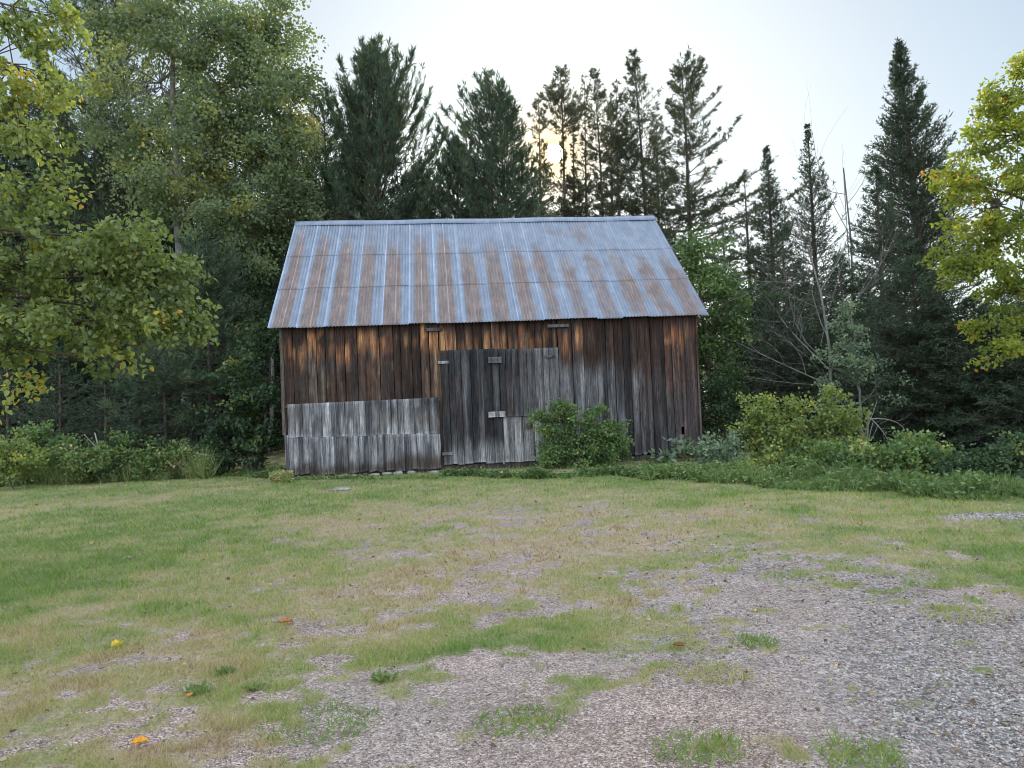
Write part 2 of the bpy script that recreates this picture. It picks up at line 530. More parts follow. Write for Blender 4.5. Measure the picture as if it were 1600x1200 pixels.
def build_grass():
    rng = np.random.default_rng(5)
    x, y = scatter_ground(rng, 1000000, 2.4, 20)
    dens, dry, gr = ground_maps(x, y)
    lush = sstep(.6, .95, table(T_DENS, *to_px(x, y))) * (1 - dry)
    keep = (rng.random(len(x)) < np.clip(dens * 0.97 + 0.02, 0, 1)) & ~in_barn(x, y)
    g = G(1590, 812)
    keep &= ~((((x - g[0]) / 1.0) ** 2 + ((y - g[1]) / 0.36) ** 2 < .7) & (rng.random(len(x)) < .93))
    x, y, dry, lush, dens = x[keep], y[keep], dry[keep], lush[keep], dens[keep]
    m = len(x)
    L = (0.018 + 0.032 * rng.random(m)) * (0.75 + 0.35 * lush) * np.exp(rng.normal(size=m) * .28) * (.45 + 1.1 * vnoise(x * 7, y * 8, 0, 78)) * (.6 + .5 * dens) * (1 + 0.5 * (fbm(x * 1.5, y * 1.5, 0, 77, 3) - .4))
    L *= 1 + 0.02 * y
    W = np.maximum(0.0032, 0.00105 * y) * (0.7 + 0.6 * rng.random(m))
    az = rng.random(m) * 6.283
    tilt = 0.35 + rng.random(m) * 1.0
    D = np.stack([np.cos(az) * np.sin(tilt), np.sin(az) * np.sin(tilt), np.cos(tilt)], 1)
    C = np.stack([x, y, gzz(x, y) - 0.004], 1)
    S = nrm(np.stack([rng.normal(size=m) + 1.5, rng.normal(size=m) * .8, np.zeros(m)], 1))
    v = np.stack([C - S * W[:, None] * .5, C + S * W[:, None] * .5, C + D * L[:, None]], 1).reshape(-1, 3)
    t = np.clip(dry * 0.85 + rng.normal(size=m) * 0.20 + 0.02 + (fbm(x * 5, y * 5, 0, 88, 3) - .5) * .5, 0, 1)
    o = mesh('grass', v, np.arange(m * 3).reshape(m, 3), M['grass'], None, {'tint': ('FACE', t)})
    tag(o, 'short patchy lawn grass, lush on the left and dry towards the gravel', 'grass', kind='stuff')


def octa(rng, C, s, flat=0.6):
    m = len(C)
    base = np.array([[1, 0, 0], [0, 1, 0], [-1, 0, 0], [0, -1, 0], [0, 0, 1], [0, 0, -1]], float)
    r = s[:, None, None] * (0.65 + 0.6 * rng.random((m, 6, 1)))
    v = base[None] * r
    v[:, :, 2] *= flat
    v += rng.normal(size=(m, 6, 3)) * s[:, None, None] * 0.16
    a = rng.random(m) * 6.283
    ca, sa = np.cos(a)[:, None], np.sin(a)[:, None]
    v = np.stack([v[..., 0] * ca - v[..., 1] * sa, v[..., 0] * sa + v[..., 1] * ca, v[..., 2]], -1)
    v += C[:, None]
    f = np.array([[0, 1, 4], [1, 2, 4], [2, 3, 4], [3, 0, 4], [1, 0, 5], [2, 1, 5], [3, 2, 5], [0, 3, 5]])
    f = (f[None] + (np.arange(m) * 6)[:, None, None]).reshape(-1, 3)
    return v.reshape(-1, 3), f


def build_gravel():
    rng = np.random.default_rng(8)
    x, y = scatter_ground(rng, 210000, 2.4, 11)
    dens, dry, gr = ground_maps(x, y)
    g = G(1590, 812)
    heap = np.exp(-(((x - g[0]) / 1.0) ** 2 + ((y - g[1]) / 0.36) ** 2)) > .5
    p = (1 - dens * .9) * (0.22 + 0.70 * sstep(.25, .8, gr))
    p = np.where(heap, .8, p)
    k = rng.random(len(x)) < p
    x, y, gr = x[k], y[k], gr[k]
    s = 0.0028 + 0.006 * rng.random(len(x)) ** 2.2 + 0.0095 * gr * rng.random(len(x)) ** 2
    s *= np.clip(y / 4.5, 0.8, 1.6)
    C = np.stack([x, y, gzz(x, y) + s * 0.25], 1)
    v, f = octa(rng, C, s)
    t = np.clip(rng.random(len(x)) * 0.75 + 0.25 * gr * rng.random(len(x)), 0, 1)
    pk = gr < rng.random(len(x)) * 1.6
    t = np.where(pk, t * .5, .5 + t * .5)
    m = foliage_mat('gravel_stone', [(0, (0.11, 0.082, 0.07)), (0.25, (0.305, 0.232, 0.20)), (0.49, (0.56, 0.475, 0.42)),
                                     (0.5, (0.09, 0.088, 0.088)), (0.75, (0.285, 0.268, 0.25)), (1, (0.58, 0.55, 0.515))], 0, 0.85)
    o = mesh('gravel', v, f, m, None, {'tint': ('FACE', np.repeat(t, 8))})
    tag(o, 'grey and pinkish loose gravel spread over the drive on the right', 'gravel', kind='stuff')


build_ground()
build_grass()
build_gravel()

# ------------------------------------------------------------------ barn
def bl(px, py):
    """photo pixel -> (u along the front, z) on the barn's front face"""
    d = ray(px, py)
    v = np.array([-math.sin(BANG), math.cos(BANG)])
    t = (np.array([BX, BY]) @ v) / (d[:2] @ v)
    p = d[:2] * t - np.array([BX, BY])
    return float(p @ np.array([math.cos(BANG), math.sin(BANG)])), float(d[2] * t + CAMH)


def mixv(a, b, t):
    t = np.asarray(t)[..., None]
    return np.asarray(a) * (1 - t) + np.asarray(b) * t


DARK, BROWN, ORANGE, TAN = (.052, .036, .030), (.115, .068, .048), (.34, .15, .068), (.34, .235, .13)
GREYD, GREY, SILVER, RED = (.058, .058, .063), (.165, .163, .17), (.40, .40, .415), (.145, .078, .055)


def wood_colour(u, z, seed, region):
    """weathering of the boards: stained under the eaves, silvered by rain lower down"""
    wob = (vnoise(u * 7, seed * 0 + 3, 0, int(seed) % 97) - .5) * .30 + (vnoise(u * 28, z * 1.5, 0, 5) - .5) * .25
    bw = (_h(np.full(1, int(seed)), np.zeros(1), np.zeros(1), 71)[0] - .5)
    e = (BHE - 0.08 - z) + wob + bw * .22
    st = .5 + 1.45 * (fbm(u * 34 + seed, z * 0.5, 0, 15, 3) - .5)
    st2 = .5 + 1.25 * (fbm(u * 15 + seed * 2, z * 1.0, 0, 19, 3) - .5)
    blot = fbm(u * 2.2, z * 1.6, 0, 23, 4)
    if region in ('wall', 'header'):
        right = sstep(5.6, 6.6, u)
        far = sstep(7.6, 8.6, u + (blot - .5) * 1.2)
        base = mixv(np.array(DARK) * .75, np.array(BROWN) * .72, sstep(.35, .75, st))
        base = mixv(base, TAN, sstep(.66, .80, st2) * .8 * (1 - right))
        base = mixv(base, GREYD, sstep(.45, .7, st2 * .5 + blot * .5) * .55)
        g = mixv(GREYD, GREY, sstep(.3, .72, st))
        g = mixv(g, SILVER, sstep(.6, .85, st) * .5)
        reddish = mixv((.048, .032, .029), (.115, .066, .05), sstep(.3, .75, st))
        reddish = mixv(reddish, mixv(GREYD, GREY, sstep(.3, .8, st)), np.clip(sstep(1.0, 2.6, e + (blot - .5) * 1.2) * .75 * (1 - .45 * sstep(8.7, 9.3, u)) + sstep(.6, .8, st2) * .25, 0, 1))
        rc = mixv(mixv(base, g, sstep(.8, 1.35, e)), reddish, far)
        c = mixv(base, rc, right)
        o = mixv((.17, .07, .04), ORANGE, sstep(.3, .72, st))
        o = mixv(o, (.50, .29, .13), sstep(.66, .8, st) * .7)
        band = sstep(.16, .42, e) * (1 - sstep(.45, .95, e)) * sstep(.34, .62, blot + bw * .6) * sstep(.2, .6, st * .6 + st2 * .4)
        if region == 'header':
            band = sstep(.05, .35, e) * .75 * sstep(.25, .6, st)
        c = mixv(c, o, band)
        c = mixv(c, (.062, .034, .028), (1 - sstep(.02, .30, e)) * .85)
        kn = sstep(.80, .86, vnoise(u * 5.5 + seed * 3, z * 2.6, 0, 37)) * (1 - right)
        c = mixv(c, (.03, .02, .016), kn * .8)
    elif region == 'door':
        c = mixv((.026, .027, .030), (.075, .077, .082), sstep(.3, .75, st))
        c = mixv(c, GREY, sstep(.66, .9, st) * .6)
        c = mixv(c, (.13, .075, .06), sstep(.62, .75, st2) * .35)
        c = mixv(c, mixv(GREY, SILVER, st), (1 - sstep(.30, .75, z + wob)) * .75)
        c = mixv(c, GREY, sstep(5.0, 5.9, u + (blot - .5)) * .7)
    elif region == 'lowdoor':
        c = mixv((.10, .10, .105), (.29, .285, .29), sstep(.25, .8, st))
        c = mixv(c, (.06, .055, .055), sstep(.55, .7, blot) * .5)
    elif region == 'panel':
        c = mixv((.075, .075, .082), (.30, .30, .315), sstep(.15, .8, st))
        c = mixv(c, (.52, .53, .55), sstep(.66, .82, st2) * .7)
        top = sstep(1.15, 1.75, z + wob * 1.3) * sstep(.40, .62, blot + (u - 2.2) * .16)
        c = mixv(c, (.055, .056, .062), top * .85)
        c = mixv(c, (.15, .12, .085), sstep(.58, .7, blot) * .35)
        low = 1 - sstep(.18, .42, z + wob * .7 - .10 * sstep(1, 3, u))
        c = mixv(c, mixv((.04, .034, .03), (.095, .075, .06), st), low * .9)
    if region in ('wall', 'header', 'door', 'panel'):
        c = mixv(c, (.022, .02, .02), sstep(.58, .72, fbm(u * 9 + seed, z * .35, 0, 29, 3)) * .55)
    if region == 'dark':
        c = mixv((.05, .042, .036), (.12, .10, .085), st)
    return np.clip(c * (1 + .75 * bw), 0, 1)


def wood_material():
    m, nt, out = new_mat('weathered_boards')
    at = nd(nt, 'ShaderNodeAttribute', attribute_name='wood')
    sd = nd(nt, 'ShaderNodeAttribute', attribute_name='seed')
    tc = nd(nt, 'ShaderNodeTexCoord')
    cmb = nd(nt, 'ShaderNodeCombineXYZ')
    for k in range(3):
        nt.links.new(math_n(nt, 'MULTIPLY', sd.outputs['Fac'], (3.7, 1.3, 7.1)[k]), cmb.inputs[k])
    add = nd(nt, 'ShaderNodeVectorMath', operation='ADD')
    nt.links.new(tc.outputs['Object'], add.inputs[0])
    nt.links.new(cmb.outputs[0], add.inputs[1])

    def grain(sx, sz, det=5, rough=.65, dist=0.0):
        mp = nd(nt, 'ShaderNodeMapping')
        mp.inputs['Scale'].default_value = (sx, sx * .4, sz)
        nt.links.new(add.outputs[0], mp.inputs[0])
        n = nd(nt, 'ShaderNodeTexNoise', i_Scale=1.0, i_Detail=float(det), i_Roughness=rough, i_Distortion=dist)
        nt.links.new(mp.outputs[0], n.inputs['Vector'])
        return n.outputs[0]
    g1, g2 = grain(55, 1.6, 6, .7, .6), grain(16, 3.5, 5, .6, 1.5)
    r1 = ramp(nt, [(.30, (.22, .22, .22)), (.5, (.90, .90, .90)), (.70, (1.95, 1.92, 1.90))])
    nt.links.new(g1, r1.inputs[0])
    r2 = ramp(nt, [(.3, (.62, .60, .58)), (.6, (1.1, 1.1, 1.1)), (.8, (1.3, 1.3, 1.3))])
    nt.links.new(g2, r2.inputs[0])
    c = mixc(nt, at.outputs['Color'], r1.outputs[0], 1.0, 'MULTIPLY')
    c = mixc(nt, c, r2.outputs[0], 1.0, 'MULTIPLY')
    b = nd(nt, 'ShaderNodeBsdfPrincipled')
    b.inputs['Roughness'].default_value = .85
    b.inputs['Specular IOR Level'].default_value = .2
    nt.links.new(c, b.inputs['Base Color'])
    bp = nd(nt, 'ShaderNodeBump', i_Strength=.7, i_Distance=.008)
    nt.links.new(math_n(nt, 'ADD', g1, math_n(nt, 'MULTIPLY', g2, .5)), bp.inputs['Height'])
    nt.links.new(bp.outputs[0], b.inputs['Normal'])
    nt.links.new(b.outputs[0], out.inputs[0])
    return m


M['wood'] = wood_material()


class Boards:
    def __init__(self):
        self.v, self.q, self.c, self.s, self.n, self.caps = [], [], [], [], 0, []

    def board(self, u0, u1, z0, z1, y, th, region, seed, axis='x', step=.07, rng=None):
        """z0, z1: heights, or (at u0, at u1). y: outer face, th: thickness inward"""
        z0 = np.broadcast_to(z0, (2,)).astype(float)
        z1 = np.broadcast_to(z1, (2,)).astype(float)
        nc = max(3, int((u1 - u0) / .06) + 1)
        nz = max(2, int((max(z1) - min(z0)) / step) + 1)
        uu = np.linspace(u0, u1, nc)
        a = np.linspace(0, 1, nc)
        t = np.linspace(0, 1, nz)
        zz = (z0[0] + (z0[1] - z0[0]) * a)[None] * (1 - t)[:, None] + (z1[0] + (z1[1] - z1[0]) * a)[None] * t[:, None]
        U = np.broadcast_to(uu, zz.shape).copy()
        U += (vnoise(zz * .8, seed, 0, 3) - .5) * .006
        # plane of the board: slight cup and lean
        Y = np.full(zz.shape, y) + (vnoise(zz * .6 + seed * 5, a[None] * 0, 0, 8) - .5) * .008 + ((a - .5) ** 2)[None] * -.006
        ring_u = np.concatenate([U, U[:, -1:], U[:, :1]], 1)
        ring_y = np.concatenate([Y, np.full((nz, 2), y + th)], 1)
        ring_z = np.concatenate([zz, zz[:, -1:], zz[:, :1]], 1)
        k = nc + 2
        if axis == 'x':
            v = np.stack([ring_u, ring_y, ring_z], -1).reshape(-1, 3)
        else:
            v = np.stack([ring_y, ring_u, ring_z], -1).reshape(-1, 3)
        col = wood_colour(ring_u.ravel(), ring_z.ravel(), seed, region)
        i = np.arange(k)
        f = np.stack([i, (i + 1) % k, (i + 1) % k + k, i + k], 1)
        f = (f[None] + (np.arange(nz - 1) * k)[:, None, None]).reshape(-1, 4)
        # caps as quads strips between front and back
        cap = []
        for b0 in (0, (nz - 1) * k):
            for j in range(nc - 1):
                bj = b0 + nc + (0 if j >= nc // 2 else 1)
                cap.append((b0 + j, b0 + j + 1, bj))
            cap.append((b0 + nc // 2, b0 + nc, b0 + nc + 1))
        self.v.append(v)
        self.q.append(f + self.n)
        self.caps.append(np.array(cap) + self.n)
        self.c.append(col)
        self.s.append(np.full(len(v), (seed % 613) * .173))
        self.n += len(v)

    def build(self, name, parent, mat=None):
        return mesh(name, np.concatenate(self.v), [np.concatenate(self.q), np.concatenate(self.caps)], mat or M['wood'], parent,
                    {'wood': ('POINT', np.concatenate(self.c)), 'seed': ('POINT', np.concatenate(self.s))})


def run(rng, u0, u1, lo=.15, hi=.30):
    """split a length into board widths"""
    e = [u0]
    while u1 - e[-1] > hi * 1.25:
        e.append(e[-1] + lo + (hi - lo) * rng.random())
    e.append(u1)
    return list(zip(e[:-1], e[1:]))


def build_barn():
    rng = np.random.default_rng(12)
    barn = empty('barn', (BX, BY, 0), 'old weathered wooden barn with a rusty corrugated metal roof', 'barn', rz=BANG)
    sd = [0]

    def seed():
        sd[0] += 1
        return sd[0] * 7 + 3
    top = BHE + .02
    uD0, zD1 = bl(687, 548)
    uM, _ = bl(779, 560)
    uR, zR1 = bl(871, 543)
    _, zRb = bl(800, 651)
    uL2, _ = bl(787, 690)
    # --- front wall, everything that is not a door or lap siding
    W = Boards()
    hole_u, hole_z = bl(1067, 673)
    zl0, zl1 = bl(448, 632)[1], bl(685, 621)[1]
    uP1 = bl(689, 700)[0]
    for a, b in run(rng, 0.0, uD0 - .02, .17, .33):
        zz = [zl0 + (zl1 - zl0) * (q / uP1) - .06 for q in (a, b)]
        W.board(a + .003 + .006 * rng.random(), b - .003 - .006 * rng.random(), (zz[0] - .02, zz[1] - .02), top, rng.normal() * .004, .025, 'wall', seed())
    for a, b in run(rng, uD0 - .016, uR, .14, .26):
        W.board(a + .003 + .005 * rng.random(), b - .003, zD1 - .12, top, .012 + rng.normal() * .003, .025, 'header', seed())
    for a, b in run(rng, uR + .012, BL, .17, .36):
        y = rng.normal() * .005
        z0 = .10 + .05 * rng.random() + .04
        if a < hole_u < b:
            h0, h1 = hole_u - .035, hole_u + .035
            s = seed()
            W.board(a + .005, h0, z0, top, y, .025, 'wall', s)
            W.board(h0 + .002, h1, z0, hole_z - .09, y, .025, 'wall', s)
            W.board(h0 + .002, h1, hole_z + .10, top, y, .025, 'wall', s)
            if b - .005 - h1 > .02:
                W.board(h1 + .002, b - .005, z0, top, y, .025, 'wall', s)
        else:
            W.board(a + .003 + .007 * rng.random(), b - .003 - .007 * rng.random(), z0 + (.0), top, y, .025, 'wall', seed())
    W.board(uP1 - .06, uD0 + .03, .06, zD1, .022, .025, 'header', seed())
    W.build('front_wall', barn)
    # --- lap siding of short silver boards on the lower left
    S = Boards()
    zc0, zc1 = bl(450, 683)[1], bl(690, 676)[1]
    for a, b in run(rng, .05, uP1, .10, .24):
        f = lambda q: zl0 + (zl1 - zl0) * (q / uP1)
        g = lambda q: zc0 + (zc1 - zc0) * (q / uP1)
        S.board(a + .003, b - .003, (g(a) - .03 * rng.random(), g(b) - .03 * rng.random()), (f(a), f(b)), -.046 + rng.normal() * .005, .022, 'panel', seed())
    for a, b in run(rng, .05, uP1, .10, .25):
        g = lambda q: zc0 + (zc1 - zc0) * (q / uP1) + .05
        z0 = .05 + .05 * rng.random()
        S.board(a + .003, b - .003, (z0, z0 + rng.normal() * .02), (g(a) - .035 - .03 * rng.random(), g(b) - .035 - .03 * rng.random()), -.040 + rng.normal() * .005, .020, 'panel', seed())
    S.build('lap_siding', barn)
    # --- doors
    D = Boards()
    for a, b in run(rng, uD0, uM, .12, .22):
        D.board(a + .002 + .004 * rng.random(), b - .003, (.13 + rng.random() * .05), zD1 + rng.normal() * .003, -.030 + rng.normal() * .003, .025, 'door', seed())
    D.board(uM, uL2, .10, zRb + .02, -.026, .025, 'door', seed())
    dl = D.build('door', barn)
    tag(dl, 'dark grey left barn door reaching nearly to the ground')
    D = Boards()
    for a, b in run(rng, uM + .004, uR, .12, .24):
        D.board(a + .002 + .004 * rng.random(), b - .003, zRb + rng.normal() * .004, zR1 + rng.normal() * .003, -.048 + rng.normal() * .003, .024, 'door', seed())
    dr = D.build('door', barn)
    tag(dr, 'right barn door leaf ending well above the ground')
    D = Boards()
    for a, b in run(rng, uL2 + .004, uR, .18, .30):
        D.board(a + .003, b - .003, .13 + rng.random() * .04, zRb + .05, -.012 + rng.normal() * .003, .022, 'lowdoor', seed())
    D.build('door_panel', barn)
    # hinges, turn buttons, brackets, dark notch
    def block(name, px0, px1, py0, py1, y, th, parent, region):
        u0, z1 = bl(px0, py0)
        u1, z0 = bl(px1, py1)
        B = Boards()
        B.board(u0, u1, z0, z1, y - th, th, region, seed(), step=.03)
        return B.build(name, parent)
    block('turn_button', 762, 783.5, 558.5, 567, -.074, .03, dr, 'panel')
    block('turn_button', 762, 789, 643.5, 651, -.074, .03, dr, 'panel')
    block('hinge', 684, 701, 564.5, 568, -.032, .02, dl, 'lowdoor')
    block('hinge', 691, 709, 707, 710.5, -.032, .02, dl, 'lowdoor')
    block('hinge', 850, 867, 555.5, 558.5, -.074, .02, dr, 'panel')
    block('hinge', 820, 832, 661, 669, -.014, .03, dl, 'dark')  # dark block standing in for a small dark notch, not a hinge
    block('eave_bracket', 666, 692, 513, 517, -.002, .06, barn, 'door')
    block('eave_bracket', 855, 888, 507.5, 511, -.002, .06, barn, 'door')
    # corner board on the left
    B = Boards()
    zc = bl(443, 680)[1]
    B.board(-.075, -.004, zc, top, -.01, .12, 'dark', seed())
    B.build('corner_board', barn)
    B = Boards()
    B.board(BL + .002, BL + .05, .1, top, -.012, .10, 'wall', seed())
    B.build('corner_board', barn)
    B = Boards()
    B.board(-.03, .046, .02, zc - .004, -.04, .09, 'panel', seed())
    B.build('corner_board', barn)
    # side and rear walls
    sl = (BHR - BHE) / BW
    for nm, x, th in (('side_wall', -.0, .03), ('side_wall', BL, -.03)):
        B = Boards()
        for i, (a, b) in enumerate(run(rng, .03, 2 * BW - .03, .2, .34)):
            za = BHE + sl * (a if a < BW else 2 * BW - a) - .04
            zb = BHE + sl * (b if b < BW else 2 * BW - b) - .04
            B.board(a - .01, b + .01, .0, (za + .02, zb + .02), x + (i % 2) * th, th * .9, 'dark', seed(), 'y', .2)
        B.build(nm, barn)
    B = Boards()
    for i, (a, b) in enumerate(run(rng, 0, BL, .2, .34)):
        B.board(a - .01, b + .01, .0, top + .06, 2 * BW - .04 + (i % 2) * .03, -.022, 'dark', seed(), 'x', .2)
    B.build('rear_wall', barn)
    # sill timbers and stones
    B = Boards()
    B.board(.02, BL - .02, .0, .14, .03, .16, 'dark', seed())
    B.build('sill_timber', barn)
    ms, nt, out = new_mat('field_stone')
    tcn = nd(nt, 'ShaderNodeTexCoord')
    nz = nd(nt, 'ShaderNodeTexNoise', i_Scale=9.0, i_Detail=6.0)
    nt.links.new(tcn.outputs['Object'], nz.inputs['Vector'])
    rp = ramp(nt, [(.3, (.10, .098, .085)), (.52, (.23, .222, .20)), (.75, (.38, .37, .34))])
    nt.links.new(nz.outputs[0], rp.inputs[0])
    b = nd(nt, 'ShaderNodeBsdfPrincipled')
    b.inputs['Roughness'].default_value = .9
    nt.links.new(rp.outputs[0], b.inputs['Base Color'])
    nt.links.new(b.outputs[0], out.inputs[0])
    M['stone'] = ms
    for px0, px1, py in ((500, 522, 751), (524, 545, 752), (546, 560, 752), (575, 596, 751), (597, 612, 751), (614, 630, 751), (634, 652, 750), (668, 690, 747)):
        u0, u1 = bl(px0, 740)[0], bl(px1, 740)[0]
        stone('foundation_stone', ((u0 + u1) / 2, -.10 + .07 * rng.random(), -.012 + .035 * rng.random()), ((u1 - u0) * (.35 + .25 * rng.random()), .08 + .07 * rng.random(), .04 + .025 * rng.random()), rng, barn)
    build_roof(barn)
    return barn


def stone(name, c, r, rng, parent=None):
    n, k = 10, 6
    th = np.arange(n) / n * 2 * np.pi
    v = []
    off = rng.random(3) * 50
    for j in range(1, k):
        ph = np.pi * j / k
        for t in th:
            d = np.array([math.sin(ph) * math.cos(t), math.sin(ph) * math.sin(t), math.cos(ph)])
            e = np.sign(d) * np.abs(d) ** .75
            s = .8 + .42 * float(vnoise(d[0] * 1.6 + off[0], d[1] * 1.6 + off[1], d[2] * 1.6 + off[2], 4))
            v.append(e * np.array(r) * s)
    v.append((0, 0, r[2] * .95))
    v.append((0, 0, -r[2]))
    i = np.arange(n)
    q = np.concatenate([np.stack([i + n * j, i + n * (j + 1), (i + 1) % n + n * (j + 1), (i + 1) % n + n * j], 1) for j in range(k - 2)])
    m = n * (k - 1)
    tr = np.concatenate([np.stack([np.full(n, m), i, (i + 1) % n], 1), np.stack([np.full(n, m + 1), (i + 1) % n + n * (k - 2), i + n * (k - 2)], 1)])
    o = mesh(name, np.array(v), [q, tr], M['stone'], parent)
    o.location = [float(q_) for q_ in c]
    return o


def build_roof(barn):
    m, nt, out = new_mat('corrugated_metal')
    ru = nd(nt, 'ShaderNodeAttribute', attribute_name='rust').outputs['Fac']
    tc = nd(nt, 'ShaderNodeTexCoord').outputs['Object']

    def noise(sx, sy, sz, det=5, rough=.65):
        mp = nd(nt, 'ShaderNodeMapping')
        mp.inputs['Scale'].default_value = (sx, sy, sz)
        nt.links.new(tc, mp.inputs[0])
        n = nd(nt, 'ShaderNodeTexNoise', i_Scale=1.0, i_Detail=float(det), i_Roughness=rough)
        nt.links.new(mp.outputs[0], n.inputs['Vector'])
        return n.outputs[0]
    n1, n2, n3 = noise(42, 3, 3), noise(5, 2, 2), noise(110, 22, 22, 4, .75)
    f = math_n(nt, 'ADD', ru, math_n(nt, 'MULTIPLY', math_n(nt, 'SUBTRACT', n1, .5), 1.3))
    f = math_n(nt, 'ADD', f, math_n(nt, 'MULTIPLY', math_n(nt, 'SUBTRACT', n3, .5), .9))
    fr = ramp(nt, [(.26, (0, 0, 0)), (.66, (1, 1, 1))])
    nt.links.new(f, fr.inputs[0])
    galv = ramp(nt, [(.3, (.115, .142, .185)), (.5, (.165, .205, .268)), (.72, (.28, .315, .365))])  # galvanised metal with the blue sky's reflection put into its colour
    nt.links.new(math_n(nt, 'ADD', math_n(nt, 'MULTIPLY', n2, .6), math_n(nt, 'MULTIPLY', n3, .4)), galv.inputs[0])
    rst = ramp(nt, [(.3, (.085, .06, .05)), (.5, (.18, .132, .112)), (.64, (.28, .21, .178)), (.8, (.35, .19, .10))])
    nt.links.new(math_n(nt, 'ADD', math_n(nt, 'MULTIPLY', n1, .55), math_n(nt, 'MULTIPLY', n2, .45)), rst.inputs[0])
    c = mixc(nt, galv.outputs[0], rst.outputs[0], math_n(nt, 'MULTIPLY', fr.outputs[0], .88))
    cr_ = ramp(nt, [(0, (.84, .84, .84)), (.45, (1.0, 1.0, 1.0)), (1, (1.55, 1.55, 1.55))])  # valley dirt, with the ribs' light and shade put into the colour too
    nt.links.new(nd(nt, 'ShaderNodeAttribute', attribute_name='crest_shade').outputs['Fac'], cr_.inputs[0])
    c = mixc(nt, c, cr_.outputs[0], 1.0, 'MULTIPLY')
    b = nd(nt, 'ShaderNodeBsdfPrincipled')
    nt.links.new(c, b.inputs['Base Color'])
    nt.links.new(math_n(nt, 'MULTIPLY_ADD', fr.outputs[0], -.35, .40), b.inputs['Metallic'])
    nt.links.new(math_n(nt, 'MULTIPLY_ADD', fr.outputs[0], .38, .45), b.inputs['Roughness'])
    nt.links.new(b.outputs[0], out.inputs[0])
    og = .295
    e_y, e_z, r_y, r_z = -.17, BHE - .055, BW, BHR
    rng = np.random.default_rng(3)
    per = .0763
    V, Fc, RU, DI, n0 = [], [], [], [], 0
    blues = [bl(p, 500)[0] for p in (418, 460, 505, 548, 590, 636, 679, 721, 762, 806, 848, 888, 932, 977, 1020, 1062, 1100)]
    for side in (0, 1):
        nn = np.array([0, -(r_z - e_z), (r_y - e_y)])
        nn = nn / np.linalg.norm(nn)
        for s0, s1, off in ((.0, .370, .005), (.36, .680, .0025), (.67, 1.0, .0)):
            x = np.arange(-og, BL + og + 1e-6, per / 8 if side == 0 else per / 4)
            ss = np.linspace(s0, s1, 22 if side == 0 else 6)
            X, S_ = np.meshgrid(x, ss)
            h = .0085 * np.sin(X / per * 2 * np.pi) + off
            lap = np.floor((X + og) / (per * 8.2))
            h = h + .0025 * np.sin(lap * 2.4) + .004 * ((X + og) % (per * 8.2) < per * .8)
            sag = (fbm(X * .5, S_ * 2, 0, 61 + side, 3) - .5) * .035
            jag = (_h(lap, np.full(lap.shape, s1 * 10 // 1), lap * 0, 5) - .5) * .05 * (S_ == ss[-1])
            h = h + sag * .7 + (_h(lap, lap * 0 + int(s0 * 10), lap * 0, 15) - .3) * .006 * (S_ == ss[-1])
            s = S_ + jag * .25
            y = r_y + (e_y - r_y) * s
            z = r_z + (e_z - r_z) * s
            y = y + nn[1] * h
            z = z + nn[2] * h
            if side == 1:
                y = 2 * r_y - y
            V.append(np.stack([X, y, z], -1).reshape(-1, 3))
            ny, nx = X.shape
            idx = np.arange(ny * nx).reshape(ny, nx) + n0
            f_ = np.stack([idx[:-1, :-1], idx[1:, :-1], idx[1:, 1:], idx[:-1, 1:]], -1).reshape(-1, 4)
            if side:
                f_ = f_[:, ::-1]
            Fc.append(f_)
            n0 += ny * nx
            k = np.searchsorted(blues, X.ravel()).reshape(X.shape)
            b_ = np.array([-9] + blues + [99])
            dl = np.minimum(np.abs(X - b_[k]), np.abs(X - b_[k + 1]))
            dl = dl + (fbm(X * 3, S_ * 1.2, 0, 66, 2) - .5) * .12
            band = sstep(.07, .20, dl)
            right = sstep(3.5, 7.5, X)
            amt = sstep(.04, .48, S_ + .06 - .16 * right + (fbm(X * 1.6, S_ * 3, 0, 68, 3) - .5) * .35) * (1 - .42 * right)
            amt = amt * (.72 + .28 * sstep(.3, .75, S_))
            bottomfade = 1 - .25 * sstep(.95, 1.0, S_)
            r = .06 + .88 * band * amt * bottomfade
            r = r + .30 * sstep(.62, .75, fbm(X * 1.2, S_ * 6, 0, 69, 3)) * sstep(4.5, 6.5, X)
            for pu, ps, pr in ((bl(990, 440)[0] - .55, .22, .35), (BL + .05, .66, .2), (BL + .12, .86, .3), (6.0, .5, .3)):
                r = r + .42 * np.exp(-((X - pu) / pr) ** 2 - ((S_ - ps) / .09) ** 2) * (.4 + fbm(X * 5, S_ * 12, 0, 71, 2))
            r = r + .25 * (1 - sstep(.0, .25, S_)) * (fbm(X * 9, S_ * 7, 0, 70, 3) - .35)
            RU.append(np.clip(r, 0, 1).ravel())
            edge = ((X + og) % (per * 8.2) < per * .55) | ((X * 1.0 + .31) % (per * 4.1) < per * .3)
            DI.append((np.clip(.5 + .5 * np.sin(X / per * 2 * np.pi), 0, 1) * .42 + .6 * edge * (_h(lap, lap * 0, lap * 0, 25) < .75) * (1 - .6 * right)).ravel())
    roof = mesh('roof', np.concatenate(V), np.concatenate(Fc), m, barn, {'rust': ('POINT', np.concatenate(RU)), 'crest_shade': ('POINT', np.concatenate(DI))}, True)
    sol = roof.modifiers.new('thickness', 'SOLIDIFY')
    sol.thickness = .003
    # ridge cap: folded strip
    x = np.linspace(-og, BL + og, 60)
    prof = [(-.16, -.16 * .887 + .030), (-.02, .044), (.02, .044), (.16, -.16 * .887 + .030)]
    v = np.array([[xx, BW + a, BHR + b + .008 * math.sin(xx * 2.1)] for xx in x for a, b in prof])
    i = np.arange(len(x) - 1)[:, None] * 4
